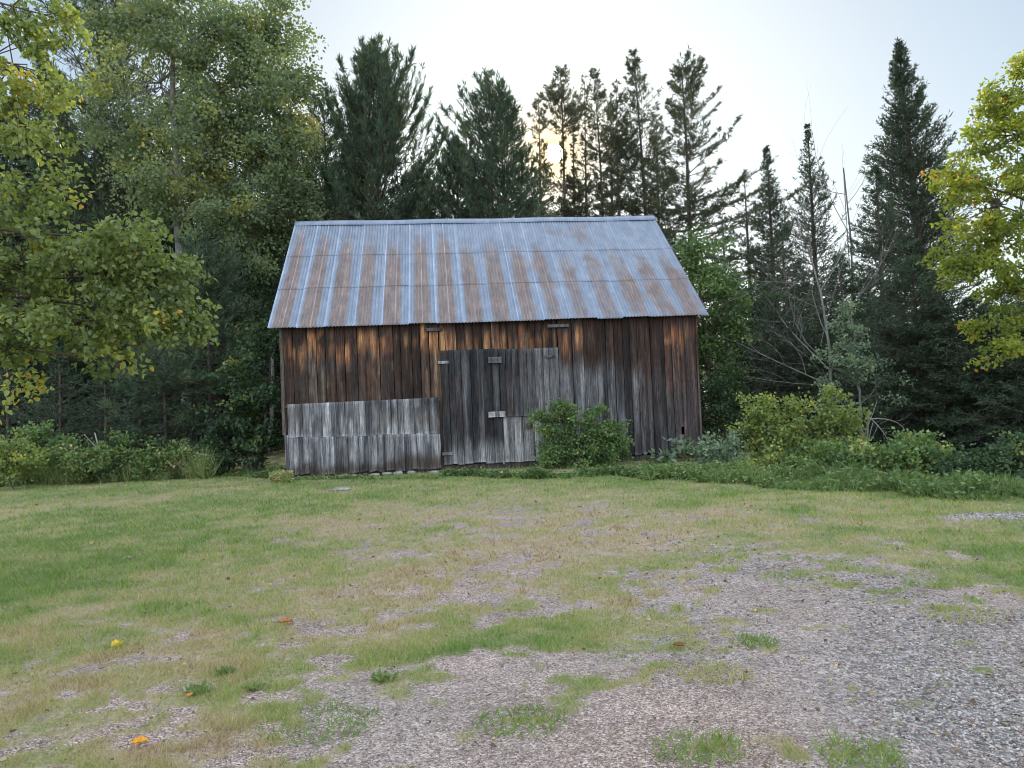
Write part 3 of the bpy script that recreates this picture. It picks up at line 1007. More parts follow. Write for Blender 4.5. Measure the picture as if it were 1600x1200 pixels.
    f_ = np.concatenate([np.stack([i + k, i + k + 1, i + k + 5, i + k + 4], -1).reshape(-1, 4) for k in range(3)])
    rc = mesh('ridge_cap', v, f_, m, roof, {'rust': ('POINT', np.full(len(v), .12)), 'crest_shade': ('POINT', np.full(len(v), .5))})
    so = rc.modifiers.new('thickness', 'SOLIDIFY')
    so.thickness = .004
    # roof boards and rafter ends under the metal
    B = Boards()
    for side in (0, 1):
        for k in range(9):
            s = .03 + k * .1045
            y0, z0 = r_y + (e_y + .07 - r_y) * s, r_z + (e_z - r_z) * s
            y1, z1 = r_y + (e_y + .07 - r_y) * (s + .1), r_z + (e_z - r_z) * (s + .1)
            B2 = np.array([[xx, (y if side == 0 else 2 * r_y - y), z - dz] for xx in (-og + .03, BL + og - .03) for (y, z) in ((y0, z0), (y1, z1)) for dz in (.020, .040)])
            B.v.append(B2)
            q = np.array([(0, 1, 3, 2), (4, 6, 7, 5), (0, 4, 5, 1), (2, 3, 7, 6), (0, 2, 6, 4), (1, 5, 7, 3)])
            B.q.append(q + B.n)
            B.caps.append(np.array([(0, 1, 3)]) + B.n)
            B.c.append(wood_colour(B2[:, 0], B2[:, 2] * 0 + 1, 5, 'dark'))
            B.s.append(np.full(8, k * 1.3))
            B.n += 8
    B.build('roof_boards', roof)


barn = build_barn()
_rng = np.random.default_rng(77)
_g = G(532, 767)
_s = stone('flat_stone', (_g[0], _g[1], float(gz(_g[0], _g[1])) + .01), (.22, .16, .035), _rng)
tag(_s, 'pale flat stone sunk in the lawn before the barn', 'stone')
# ------------------------------------------------------------------ plants
def conifer(rng, H, prof, n_br=300, bare=.03, e_lo=-8, e_hi=45, droop=.25, tipup=.2, gap=None, twig_sp=.10, twig_len=.45, nl=.11, nw=.026,
            per=6, spread=.7, tuft=0.0, asym=(0, 0), lean=(0, 0), bend=0.0, trunk_r=None, whorl=0.0, fork=False, tmin=0.0, upper_t=1.0):
    tr, cr = MB(), MB()
    trunk_r = trunk_r or H * .011 + .03
    lean = np.array([lean[0], lean[1], 0.0])
    ph = rng.random() * 6.28

    def axis(h):
        q = np.asarray(h)[..., None] / H
        return lean * q + np.array([1, 0, 0]) * bend * np.sin(q * 3.1 + ph) * q + np.array([0, 0, 1]) * np.asarray(h)[..., None]
    hs = np.linspace(0, H * .99, 16)
    tr.path(axis(hs), trunk_r * (1 - hs / H * .96) + .006, 8)
    pt, pr = [p[0] for p in prof], [p[1] for p in prof]
    t = np.sort(rng.random(n_br) ** 1.0)
    t = tmin + (upper_t - tmin) * t
    if whorl:
        k = np.round(t * H / whorl) * whorl / H
        t = np.clip(k + rng.normal(size=n_br) * .006, 0, .995)
    h = H * (bare + (1 - bare) * t)
    az = rng.random(n_br) * 6.283
    ln = np.interp(t, pt, pr) * 1.2 * (.5 + .6 * rng.random(n_br)) * np.clip(1 + asym[0] * np.cos(az - asym[1]), .15, 3)
    if gap:
        ln = np.where((t > gap[0]) & (t < gap[1]), .12, ln)
    ln = np.maximum(ln, .05)
    e = np.radians(e_lo + (e_hi - e_lo) * t + rng.normal(size=n_br) * 7)
    r = np.stack([np.cos(az), np.sin(az), 0 * az], 1)
    A = axis(h)

    def pos(i, s):
        a = s[:, None]
        z = np.sin(e[i]) * s - droop * s ** 2 + tipup * s ** 3
        return A[i] + r[i] * (ln[i] * np.cos(e[i]))[:, None] * a + np.array([0, 0, 1]) * (ln[i] * z)[:, None]
    ii = np.arange(n_br)
    br = .006 + .0075 * ln
    for s0, s1 in ((0, .35), (.35, .7), (.7, 1.0)):
        tr.sticks(pos(ii, np.full(n_br, s0)), pos(ii, np.full(n_br, s1)), br * (1 - s0 * .85), br * (1 - s1 * .85), 3)
    nt = np.maximum(2, (ln / twig_sp).astype(int))
    ti = np.repeat(ii, nt)
    m = len(ti)
    s = .12 + .88 * rng.random(m) ** .8
    p0 = pos(ti, s)
    T = nrm(pos(ti, np.minimum(s + .05, 1.05)) - pos(ti, s - .05))
    lat = nrm(np.cross(T, [[0, 0, 1.0]]))
    side = np.where(rng.random(m) < .5, -1.0, 1.0)[:, None]
    fw = (.55 + .5 * s)[:, None]
    D = nrm(T * fw + lat * side * (1.15 - s)[:, None] + np.array([0, 0, 1]) * (rng.normal(size=m) * .18 + tuft * .35)[:, None])
    tl = twig_len * (.35 + .65 * (1 - s)) * np.clip(ln[ti] / .9, .10, 1.15) * (.6 + .7 * rng.random(m))
    tr.sticks(p0, p0 + D * tl[:, None], .004 + .002 * tl, .0025, 3)
    bt = rng.normal(size=n_br) * .12
    ni = np.repeat(np.arange(m), per)
    q = rng.random(len(ni))
    if tuft:
        q = 1 - (1 - q) * (1 - .6 * tuft)
    C = p0[ni] + D[ni] * (tl[ni] * q)[:, None]
    ND = nrm(D[ni] + rng.normal(size=(len(ni), 3)) * spread + np.array([0, 0, .15 + .3 * tuft]))
    tint = np.clip(.48 + bt[ti][ni] + (rng.normal(size=m) * .12)[ni] + rng.normal(size=len(ni)) * .14, 0, 1)
    cr.strokes(rng, C, ND, nl * (.7 + .6 * rng.random(len(ni))), nw, tint)
    return tr, cr


def put_conifer(name, label, top, Y, prof_px, mat, seed, group=None, bark='bark', cat='tree', **kw):
    """top: pixel of the tip at depth Y; prof_px: crown radii in photo pixels"""
    rng = np.random.default_rng(seed)
    p = P(top[0], top[1], Y)
    lean = kw.get('lean', (0, 0))
    base = np.array([p[0] - lean[0], Y - lean[1], 0.0])
    base[2] = float(gz(base[0], base[1])) - .05
    H = p[2] - base[2]
    prof = [(t, r * Y / F) for t, r in prof_px]
    tr, cr = conifer(rng, H, prof, **kw)
    e = empty(name, base, label, cat, group)
    tr.build('trunk', M[bark], e, True)
    cr.build('crown', M[mat], e)
    return e


def broadleaf(rng, base, path, lobes, clump_r=.5, per=120, leaf=.09, lw=.75, near=False, trunk_r=.12, hang=.4, tint=(.5, .16), flat=.65, shell=.45, limb_r=None, floor=.03, leafvar=.5, rise=-.55):
    """lobes: (centre, (rx, ry, rz), number of clumps, tint shift)"""
    tr, cr = MB(), MB()
    path = np.asarray(path, float)
    n = 14
    tt = np.linspace(0, 1, len(path))
    q = np.linspace(0, 1, n)
    pth = np.stack([np.interp(q, tt, path[:, k]) for k in range(3)], 1)
    pth[1:-1, :2] += rng.normal(size=(n - 2, 2)) * trunk_r * .18
    if trunk_r > 0:
        tr.path(pth, trunk_r * (1 - q * .8), 9)
    limb_r = limb_r or trunk_r * .4
    for lob in lobes:
        c, rr, nc = np.asarray(lob[0], float), np.asarray(lob[1], float), int(lob[2])
        sh = lob[3] if len(lob) > 3 else 0
        d = nrm(rng.normal(size=(nc, 3)))
        rad = rng.random(nc) ** shell
        cc = c + d * rad[:, None] * rr
        cc[:, 2] = np.maximum(cc[:, 2], floor)
        # limb from the trunk to the lobe
        hd = np.linalg.norm(pth[:, :2] - c[:2], axis=1)
        k = int(np.argmin(np.abs(pth[:, 2] - np.maximum(c[2] + rise * hd - rr[2] * .3, pth[0, 2] + .1)) + .15 * hd))
        a = pth[k]
        mid = (a + c) / 2 + np.array([0, 0, .14 * np.linalg.norm(c - a)]) + rng.normal(size=3) * .12 * np.linalg.norm(c - a)
        s = np.linspace(0, 1, 7)[:, None]
        lb = a * (1 - s) ** 2 + 2 * mid * s * (1 - s) + c * s ** 2
        if trunk_r > 0:
            tr.path(lb, limb_r * (1 - s[:, 0] * .75) + .004, 6)
        # twigs to clumps
        j = np.argmin(np.linalg.norm(lb[None] - cc[:, None], axis=2) + .2 * rng.random((nc, 7)), axis=1)
        st = lb[j]
        md = (st + cc) / 2 + rng.normal(size=(nc, 3)) * .10 * rr.mean()
        w = limb_r * .30 + .003
        tr.sticks(st, md, w, w * .7, 4)
        tr.sticks(md, cc, w * .7, w * .25, 3)
        K = per
        i = np.repeat(np.arange(nc), K)
        m = len(i)
        ax = nrm(nrm(cc - c) * .8 + rng.normal(size=(nc, 3)) * .6 + np.array([0, 0, .1 - .45 * hang]))
        cs = clump_r * (.6 + .7 * rng.random(nc))
        tr.sticks(cc - ax * (cs * 1.3)[:, None], cc + ax * (cs * 1.5)[:, None], limb_r * .08 + .003, .002, 3)
        g = rng.normal(size=(m, 3)) * (cs * .5)[i][:, None]
        g = g + ax[i] * ((rng.random(m) * 3.0 - 1.4) * cs[i])[:, None]
        g[:, 2] *= flat
        C = cc[i] + g
        C[:, 2] = np.maximum(C[:, 2], floor + .03 * rng.random(m))
        D = nrm(rng.normal(size=(m, 3)) + nrm(g) * .6 + np.array([0, 0, -hang]))
        t = np.clip(tint[0] + sh + (rng.normal(size=nc) * tint[1])[i] + rng.normal(size=m) * tint[1] * .9, 0, 1)
        L = leaf * (1 - leafvar * .5 + leafvar * rng.random(m))
        if near:
            cr.leaves(rng, C, D, L, L * lw, t)
        else:
            cr.strokes(rng, C, D, L, L * lw, t)
    return tr, cr


def lobe(px, py, Y, rx, ry, n, dz=None, sh=0.0):
    k = Y / F
    return (P(px, py, Y), (rx * k, (dz if dz is not None else max(rx, ry) * k * .8), ry * k), n, sh)


def put_broadleaf(name, label, base_px, Y, lobes, mat, seed, top=None, group=None, bark='bark', cat='tree', parts=('trunk', 'crown'), stems=None, **kw):
    rng = np.random.default_rng(seed)
    b = P(base_px, 640, Y)
    b[2] = float(gz(b[0], b[1])) - .04
    if top is None:
        cs = np.array([l[0] for l in lobes])
        top = cs[np.argmax(cs[:, 2])]
    else:
        top = P(top[0], top[1], Y)
    pth = [b, b * .5 + np.array(top) * .5 + np.array([rng.normal() * .1, 0, 0]), top]
    tr, cr = broadleaf(rng, b, pth, lobes, **kw)
    e = empty(name, b, label, cat, group)
    tr.build(parts[0], M[bark], e, True, b)
    cr.build(parts[1], M[mat], e, False, b)
    return e


def put_shrub(name, label, px, Y, lobes, mat, seed, group=None, cat='shrub', **kw):
    kw.setdefault('trunk_r', .022)
    kw.setdefault('clump_r', .16)
    kw.setdefault('per', 60)
    kw.setdefault('leaf', .07)
    kw.setdefault('hang', .1)
    kw.setdefault('shell', .5)
    return put_broadleaf(name, label, px, Y, lobes, mat, seed, None, group, 'bark', cat, ('stems', 'foliage'), **kw)


def bare_tree(rng, segs, depth, A, B, r, mb, spread=.55, ln=.62):
    """recursive leafless branching"""
    n = 5
    s = np.linspace(0, 1, n)[:, None]
    d = B - A
    L = np.linalg.norm(d)
    mid = (A + B) / 2 + rng.normal(size=3) * L * .13
    pts = A * (1 - s) ** 2 + 2 * mid * s * (1 - s) + B * s ** 2
    mb.path(pts, r * (1 - s[:, 0] * .6), 5 if depth > 1 else 4)
    if depth == 0:
        return
    k = segs
    for j in range(k):
        q = .25 + .75 * (j + rng.random()) / k
        st = A * (1 - q) ** 2 + 2 * mid * q * (1 - q) + B * q ** 2
        nd_ = nrm(nrm(d) * .75 + rng.normal(size=3) * spread + np.array([0, 0, .12]))
        bare_tree(rng, segs, depth - 1, st, st + nd_ * L * ln * (.55 + .6 * rng.random()) * (1.15 - q * .4), r * (1 - q * .6) * .5, mb, spread, ln)


# ---- pines and spruces behind the barn, from left to right
put_conifer('white_pine', 'broad dark white pine with upswept plumes left of the barn ridge', (575, 88), 27,
            [(0, 90), (.35, 125), (.55, 118), (.75, 84), (.9, 40), (1, 12)], 'pine', 101, n_br=420, bare=.12, e_lo=8, e_hi=62, droop=.05, tipup=.42,
            twig_sp=.105, twig_len=.75, nl=.24, nw=.034, per=11, spread=.55, tuft=.6, asym=(.12, .1), bend=.25, trunk_r=.22)
put_conifer('white_pine', 'dense bushy pine standing just left of the sun', (782, 150), 27,
            [(0, 104), (.3, 112), (.5, 100), (.7, 74), (.88, 50), (1, 16)], 'pine', 102, n_br=380, bare=.15, e_lo=0, e_hi=52, droop=.08, tipup=.34,
            twig_sp=.125, twig_len=.72, nl=.22, nw=.034, per=10, spread=.6, tuft=.6, asym=(.42, 3.1), bend=.1, trunk_r=.17)
put_conifer('white_pine', 'lower dark pine peeping over the roof between the two bushy pines', (712, 225), 28,
            [(0, 85), (.4, 80), (.7, 56), (.9, 28), (1, 8)], 'pine', 103, n_br=260, bare=.12, e_lo=2, e_hi=58, droop=.1, tipup=.35,
            twig_sp=.12, twig_len=.68, nl=.22, nw=.034, per=10, spread=.6, tuft=.6, trunk_r=.15)
thin = dict(whorl=.0, droop=.22, tipup=.25, twig_sp=.09, nl=.16, nw=.034, spread=.8, tuft=.35, e_lo=-12, e_hi=50)
put_conifer('red_pine', 'slim pine with the sun glowing through its crown', (869, 108), 30,
            [(0, 46), (.35, 50), (.55, 44), (.75, 42), (.9, 26), (1, 6)], 'thinpine', 104, gap=(.60, .745), n_br=289 , bare=.25, twig_len=.5, per=7, bend=.2, trunk_r=.13, **thin)
put_conifer('red_pine', 'bare lower pine trunk right beside the sun, shorter crown', (891, 176), 30.6,
            [(0, 22), (.5, 24), (.8, 22), (1, 6)], 'thinpine', 105, gap=(.68, .95), n_br=153 , bare=.3, twig_len=.4, per=6, bend=.15, trunk_r=.12, **thin)
put_conifer('red_pine', 'thin wispy pine in the middle of the row of sparse pines', (925, 113), 31,
            [(0, 38), (.4, 40), (.7, 30), (.9, 18), (1, 5)], 'thinpine', 106, n_br=221 , bare=.25, twig_len=.42, per=6, bend=.3, trunk_r=.12, **thin)
put_conifer('red_pine', 'narrow pine close behind the thin wispy one', (908, 122), 32,
            [(0, 28), (.5, 26), (.8, 18), (1, 5)], 'thinpine', 107, n_br=153 , bare=.3, twig_len=.4, per=6, bend=.2, trunk_r=.11, **thin)
put_conifer('red_pine', 'tall leaning sparse pine second from the right over the ridge', (981, 84), 30,
            [(0, 50), (.3, 56), (.55, 46), (.8, 32), (.93, 16), (1, 5)], 'thinpine', 108, n_br=323 , bare=.22, twig_len=.45, per=6, lean=(-.75, 0), bend=.25, trunk_r=.14, **thin)
put_conifer('red_pine', 'dark clumpy pine in front of the leaning sparse pine', (962, 130), 29,
            [(0, 40), (.3, 52), (.45, 56), (.7, 34), (.9, 16), (1, 5)], 'thinpine', 109, n_br=221 , bare=.22, twig_len=.5, per=8, bend=.2, trunk_r=.12, **thin)
put_conifer('red_pine', 'airy round topped pine with long level limbs reaching right', (1061, 100), 28,
            [(0, 80), (.25, 92), (.40, 116), (.52, 92), (.62, 64), (.8, 48), (.93, 32), (1, 14)], 'thinpine', 110, n_br=280 , bare=.16, twig_len=.42, per=7,
            asym=(.35, 0), bend=.18, trunk_r=.16, **thin)
put_conifer('red_pine', 'faint far pine whose bare trunk stands just left of the sun', (838, 150), 34,
            [(0, 28), (.4, 26), (.75, 22), (.9, 18), (1, 6)], 'thinpine', 128, n_br=190, bare=.2, twig_len=.4, per=7, bend=.12, trunk_r=.12, **thin)
put_conifer('red_pine', 'faint far pine between the thin wispy pine and the leaning one', (948, 150), 35,
            [(0, 30), (.4, 34), (.7, 26), (.9, 14), (1, 5)], 'thinpine', 123, n_br=230, bare=.2, twig_len=.5, per=7, bend=.2, trunk_r=.12, **thin)
put_conifer('red_pine', 'far pine filling the gap between the leaning pine and the airy one', (1018, 172), 34,
            [(0, 36), (.4, 40), (.7, 28), (.9, 14), (1, 5)], 'thinpine', 124, n_br=240, bare=.15, twig_len=.5, per=7, bend=.2, trunk_r=.12, **thin)
put_conifer('balsam_fir', 'low dark fir just over the roof under the sun', (842, 262), 32,
            [(0, 60), (.4, 50), (.7, 30), (.9, 12), (1, 3)], 'thinpine', 125, n_br=230, bare=.05, e_lo=-5, e_hi=40, droop=.15, tipup=.15, twig_len=.5, per=7, twig_sp=.12, nl=.14, nw=.032)
put_conifer('white_pine', 'dim pine low in the gap between the two bushy pines', (655, 262), 31,
            [(0, 76), (.4, 70), (.7, 46), (.9, 20), (1, 6)], 'pine', 127, n_br=240, bare=.1, e_lo=2, e_hi=52, droop=.1, tipup=.3, twig_sp=.13, twig_len=.68, nl=.22, nw=.036, per=9, spread=.6, tuft=.6)
put_conifer('balsam_fir', 'small ragged fir just right of the airy pine', (1163, 275), 27,
            [(0, 60), (.4, 48), (.7, 30), (.9, 12), (1, 3)], 'thinpine', 111, n_br=150, bare=.1, e_lo=-5, e_hi=40, droop=.15, tipup=.15, twig_len=.45, per=7, twig_sp=.12, nl=.12, nw=.028)
put_conifer('balsam_fir', 'slender dark fir spire, the left one of the two sharp spires', (1198, 232), 26,
            [(0, 76), (.3, 62), (.55, 42), (.75, 27), (.9, 11), (1, 3)], 'spruce', 112, n_br=560, bare=.03, e_lo=-6, e_hi=55, droop=.15, tipup=.2, twig_len=.42, per=7, twig_sp=.10)
put_conifer('balsam_fir', 'taller fir spire with ragged sides, the right one of the two spires', (1262, 198), 25,
            [(0, 84), (.3, 72), (.5, 56), (.7, 38), (.88, 14), (1, 3)], 'spruce', 113, n_br=470, bare=.03, e_lo=-10, e_hi=55, droop=.12, tipup=.25, twig_len=.42, per=6, twig_sp=.115)
put_conifer('spruce', 'tallest pointed spruce on the right with a bare trunk showing below', (1404, 72), 22,
            [(0, 92), (.35, 95), (.55, 76), (.68, 58), (.8, 36), (.9, 23), (.97, 14), (1, 6)], 'spruce', 114, n_br=620, bare=.02, e_lo=-6, e_hi=62, droop=.18, tipup=.25,
            twig_len=.45, per=7, twig_sp=.10, nl=.12, lean=(-.55, 0), trunk_r=.22, tmin=.34)
put_conifer('spruce', 'dark spruce tight against the left side of the tallest spruce', (1368, 262), 20.5,
            [(0, 88), (.3, 80), (.6, 52), (.82, 26), (1, 5)], 'spruce', 115, n_br=380, e_lo=-12, e_hi=45, droop=.2, tipup=.2, twig_len=.5, per=7, twig_sp=.10)
put_conifer('spruce', 'broad shadowy spruce in front of the tallest spruce, down to the bushes', (1425, 405), 16.5,
            [(0, 130), (.35, 118), (.65, 82), (.85, 40), (1, 8)], 'spruce', 116, n_br=430, e_lo=-14, e_hi=30, droop=.2, tipup=.2, twig_len=.5, per=8, twig_sp=.085, nl=.095, nw=.022)
put_conifer('spruce', 'shadowy spruce under the yellowing maple', (1520, 470), 15.5,
            [(0, 120), (.35, 105), (.7, 66), (.88, 30), (1, 8)], 'spruce', 117, n_br=380, e_lo=-14, e_hi=30, droop=.22, tipup=.2, twig_len=.48, per=8, twig_sp=.085, nl=.09, nw=.021)
put_conifer('spruce', 'dark spruce at the right edge of the view, below the maple', (1612, 500), 14.5,
            [(0, 120), (.35, 105), (.7, 60), (.88, 28), (1, 8)], 'spruce', 118, n_br=330, e_lo=-14, e_hi=30, droop=.22, tipup=.2, twig_len=.45, per=8, twig_sp=.085, nl=.085, nw=.02)
put_conifer('spruce', 'half bare spruce behind the grey dead tree', (1222, 355), 22,
            [(0, 92), (.35, 80), (.7, 46), (.88, 22), (1, 4)], 'spruce', 119, n_br=300, e_lo=-16, e_hi=35, droop=.18, tipup=.15, twig_len=.46, per=6, twig_sp=.115)
put_conifer('spruce', 'low dark spruce at the foot of the grey dead tree', (1205, 440), 19.5,
            [(0, 95), (.35, 85), (.7, 50), (.88, 24), (1, 5)], 'spruce', 120, n_br=300, e_lo=-16, e_hi=30, droop=.2, tipup=.15, twig_len=.46, per=7, twig_sp=.10)
put_conifer('spruce', 'dark spruce between the dead tree and the grey green sapling', (1312, 400), 19,
            [(0, 95), (.35, 80), (.7, 48), (.88, 22), (1, 5)], 'spruce', 121, n_br=300, e_lo=-16, e_hi=30, droop=.2, tipup=.15, twig_len=.46, per=7, twig_sp=.10)
put_conifer('spruce', 'small spruce showing above the right end of the barn roof', (1128, 330), 25,
            [(0, 62), (.4, 50), (.7, 32), (.9, 14), (1, 3)], 'spruce', 122, n_br=220, e_lo=-10, e_hi=40, droop=.2, tipup=.2, twig_len=.45, per=7, twig_sp=.11)

# ---- left side
put_conifer('white_pine', 'tall dark pine behind the poplar, reaching past the top of the view', (150, -130), 28,
            [(0, 120), (.4, 130), (.7, 100), (.9, 60), (1, 20)], 'pine', 130, n_br=380, bare=.12, e_lo=-4, e_hi=50, droop=.12, tipup=.3,
            twig_sp=.14, twig_len=.85, nl=.24, nw=.036, per=10, spread=.65, tuft=.5, trunk_r=.26)
put_conifer('white_pine', 'dark pine filling the gap between the poplar and the broad white pine', (505, 150), 31,
            [(0, 90), (.4, 90), (.7, 62), (.9, 32), (1, 10)], 'pine', 131, n_br=260, bare=.12, e_lo=-2, e_hi=52, droop=.1, tipup=.3,
            twig_sp=.13, twig_len=.75, nl=.23, nw=.035, per=10, spread=.65, tuft=.5)
put_conifer('white_pine', 'soft young pine with a drooping plume beside the left eave', (322, 398), 20.5,
            [(0, 80), (.5, 72), (.75, 58), (.92, 40), (1, 14)], 'pine', 132, n_br=150, bare=.25, e_lo=-5, e_hi=38, droop=.2, tipup=.25,
            twig_sp=.11, twig_len=.6, nl=.19, nw=.022, per=14, spread=.6, tuft=.6)
put_conifer('white_pine', 'low pale plumed pine under the overhanging birch branch', (255, 548), 18.8,
            [(0, 66), (.6, 66), (.85, 50), (1, 20)], 'pine', 133, n_br=85, bare=.2, e_lo=-5, e_hi=30, droop=.2, tipup=.2,
            twig_sp=.10, twig_len=.5, nl=.17, nw=.018, per=15, spread=.6, tuft=.6)
yf = dict(e_lo=-6, e_hi=42, droop=.1, tipup=.15, twig_len=.38, per=7, twig_sp=.085, nl=.085, nw=.019, whorl=.17)
for k, (tx, ty, Y, r, lb) in enumerate(((217, 588, 18.6, 62, 'young fir with a long straight leader below the birch branch'),
                                        (70, 592, 18.8, 58, 'young fir nearest the left edge of the view'),
                                        (163, 560, 19.5, 50, 'thin leggy young fir behind the leaning stick'),
                                        (92, 548, 20.2, 62, 'taller young fir in shade behind the two left ones'),
                                        (300, 610, 19.2, 60, 'dim young fir close to the dark maple bush'),
                                        (10, 560, 20.5, 70, 'shaded young fir cut by the left edge of the view'))):
    put_conifer('young_fir', lb, (tx, ty), Y, [(0, r), (.3, r * .9), (.6, r * .55), (.8, r * .28), (.93, r * .07), (1, 2)], 'spruce', 140 + k,
                'young firs along the left edge of the wood', n_br=150, **yf)

Yp = 24
put_broadleaf('poplar', 'big grey green poplar filling the upper left behind the birch', 292, Yp,
              [lobe(330, 40, Yp, 105, 110, 46, 2.4), lobe(250, 130, Yp, 90, 95, 34, 2.2), lobe(400, 130, Yp, 90, 105, 42, 2.2), lobe(330, 250, Yp, 120, 85, 44, 2.4),
               lobe(440, 255, Yp, 52, 70, 20, 1.6), lobe(245, 310, Yp, 90, 70, 22, 2), lobe(370, 360, Yp, 100, 75, 30, 2.2), lobe(410, 40, Yp, 62, 66, 20, 1.6),
               lobe(300, -80, Yp, 110, 90, 26, 2.2), lobe(205, 20, Yp, 66, 90, 26, 2.0), lobe(180, 190, Yp, 50, 80, 16, 1.6), lobe(452, 170, Yp, 40, 74, 22, 1.3), lobe(380, 200, Yp, 90, 90, 26, 2.0), lobe(420, 330, Yp, 70, 60, 18, 1.6)],
              'poplar', 150, top=(262, -90), bark='greybark', clump_r=.44, per=185, leaf=.115, trunk_r=.2, limb_r=.06, hang=.35)
put_broadleaf('poplar', 'slim leafy tree rising behind the left end of the roof', 420, 26,
              [lobe(425, 420, 26, 70, 80, 22), lobe(450, 330, 26, 60, 70, 20), lobe(395, 500, 26, 60, 60, 14), lobe(350, 450, 26, 60, 60, 10)],
              'darkshrub', 151, bark='greybark', clump_r=.5, per=130, leaf=.12, trunk_r=.1)
Yn = 7.0
put_broadleaf('birch', 'near birch overhanging from the left with bright heart shaped leaves', -190, Yn,
              [lobe(35, 290, Yn, 66, 80, 24, .8), lobe(30, 420, Yn, 120, 90, 40, .9), lobe(165, 430, Yn, 85, 70, 27, .7), lobe(240, 445, Yn, 66, 66, 19, .5),
               lobe(130, 505, Yn, 130, 44, 30, .7), lobe(270, 500, Yn, 48, 36, 9, .4), lobe(190, 375, Yn, 60, 40, 9, .5), lobe(295, 515, Yn, 30, 22, 4, .25),
               lobe(30, 190, Yn, 66, 60, 14, .7, .14), lobe(20, 100, Yn, 72, 75, 17, .7, .24), lobe(20, 10, Yn, 80, 60, 12, .7, .22), lobe(20, 540, Yn, 60, 40, 8, .5),  # top lobes shifted yellower, sunlight put into the leaf tint
               lobe(-120, 250, Yn, 140, 200, 20, 1.0), lobe(150, 560, Yn, 60, 14, 3, .4, .15), lobe(40, 590, Yn, 30, 18, 2, .2, .2)],
              'near', 152, top=(-150, -60), bark='bark', clump_r=.105, per=64, leaf=.056, lw=.78, near=True, trunk_r=.15, limb_r=.014, rise=.1, hang=.75, tint=(.40, .16), flat=.9, shell=.5)
# ---- right side
Ym = 12.5
put_broadleaf('maple', 'yellowing maple reaching in from the right edge', 1700, Ym,
              [lobe(1560, 320, Ym, 90, 80, 34, 1.1), lobe(1590, 210, Ym, 70, 80, 26, 1), lobe(1500, 290, Ym, 46, 36, 11, .6, .1), lobe(1540, 400, Ym, 72, 50, 22, .9),
               lobe(1600, 440, Ym, 80, 60, 20, 1), lobe(1570, 500, Ym, 56, 30, 10, .7), lobe(1590, 120, Ym, 40, 40, 7, .5), lobe(1550, 170, Ym, 34, 34, 6, .4),
               lobe(1660, 250, Ym, 90, 150, 28, 1.2), lobe(1515, 215, Ym, 26, 26, 3, .3), lobe(1580, 545, Ym, 46, 22, 5, .5, .1)],
              'maple', 153, top=(1690, 100), clump_r=.17, per=90, leaf=.074, lw=.62, near=True, trunk_r=.17, limb_r=.03, hang=.5, tint=(.5, .17), shell=.5)
put_broadleaf('cherry_tree', 'leafy green tree squeezed against the right end of the barn', 1112, 20,
              [lobe(1108, 425, 20, 38, 48, 11), lobe(1125, 500, 20, 52, 60, 22), lobe(1105, 575, 20, 50, 60, 18), lobe(1085, 390, 20, 28, 36, 7)],
              'shrub', 154, clump_r=.30, per=130, leaf=.10, trunk_r=.09)
put_broadleaf('sapling', 'pale grey green sapling in front of the shadowy spruces', 1345, 15.6,
              [lobe(1335, 545, 15.6, 44, 50, 14, .5), lobe(1300, 575, 15.6, 34, 44, 8, .4), lobe(1370, 600, 15.6, 44, 40, 9, .5), lobe(1330, 490, 15.6, 26, 30, 5, .3), lobe(1310, 640, 15.6, 40, 28, 7, .5)],
              'palegreen', 155, clump_r=.17, per=95, leaf=.062, trunk_r=.04, bark='greybark')


def put_dead(name, label, base_px, Y, pieces, seed, bark='deadwood', r=.06, cat='tree'):
    rng = np.random.default_rng(seed)
    b = P(base_px, 640, Y)
    b[2] = float(gz(b[0], b[1])) - .05
    mbt, mbb = MB(), MB()
    for k, (p0, p1, rr, dep, sg) in enumerate(pieces):
        A = b if p0 is None else P(p0[0], p0[1], Y + (rng.random() - .5) * .4)
        B = P(p1[0], p1[1], Y + (rng.random() - .5) * 1.2)
        bare_tree(rng, sg, dep, A, B, rr, mbt if p0 is None else mbb, .5, .55)
    e = empty(name, b, label, cat)
    mbt.build('trunk', M[bark], e, True, b)
    if mbb.n:
        mbb.build('branch', M[bark], e, True, b)
    return e


put_dead('dead_tree', 'dead grey tree with bare twisted branches right of the barn', 1292, 17.2,
         [(None, (1262, 385), .045, 3, 7), ((1284, 560), (1232, 430), .011, 3, 5), ((1288, 600), (1165, 588), .010, 3, 5), ((1288, 620), (1225, 650), .009, 3, 5),
          ((1282, 540), (1320, 400), .011, 3, 5), ((1285, 590), (1210, 520), .009, 3, 5), ((1288, 640), (1250, 690), .009, 2, 4)], 160, 'greybark')
put_dead('bare_tree', 'thin leafless tree standing out against the sky beside the spruce', 1312, 23,
         [(None, (1318, 262), .05, 2, 8)], 161, 'greybark')
put_dead('dead_tree', 'small bleached dead branches low under the shadowy spruces', 1352, 15.2,
         [(None, (1358, 640), .03, 1, 3), ((1356, 655), (1412, 668), .014, 2, 4), ((1356, 660), (1345, 712), .014, 1, 4), ((1356, 650), (1388, 690), .013, 1, 4)], 162)

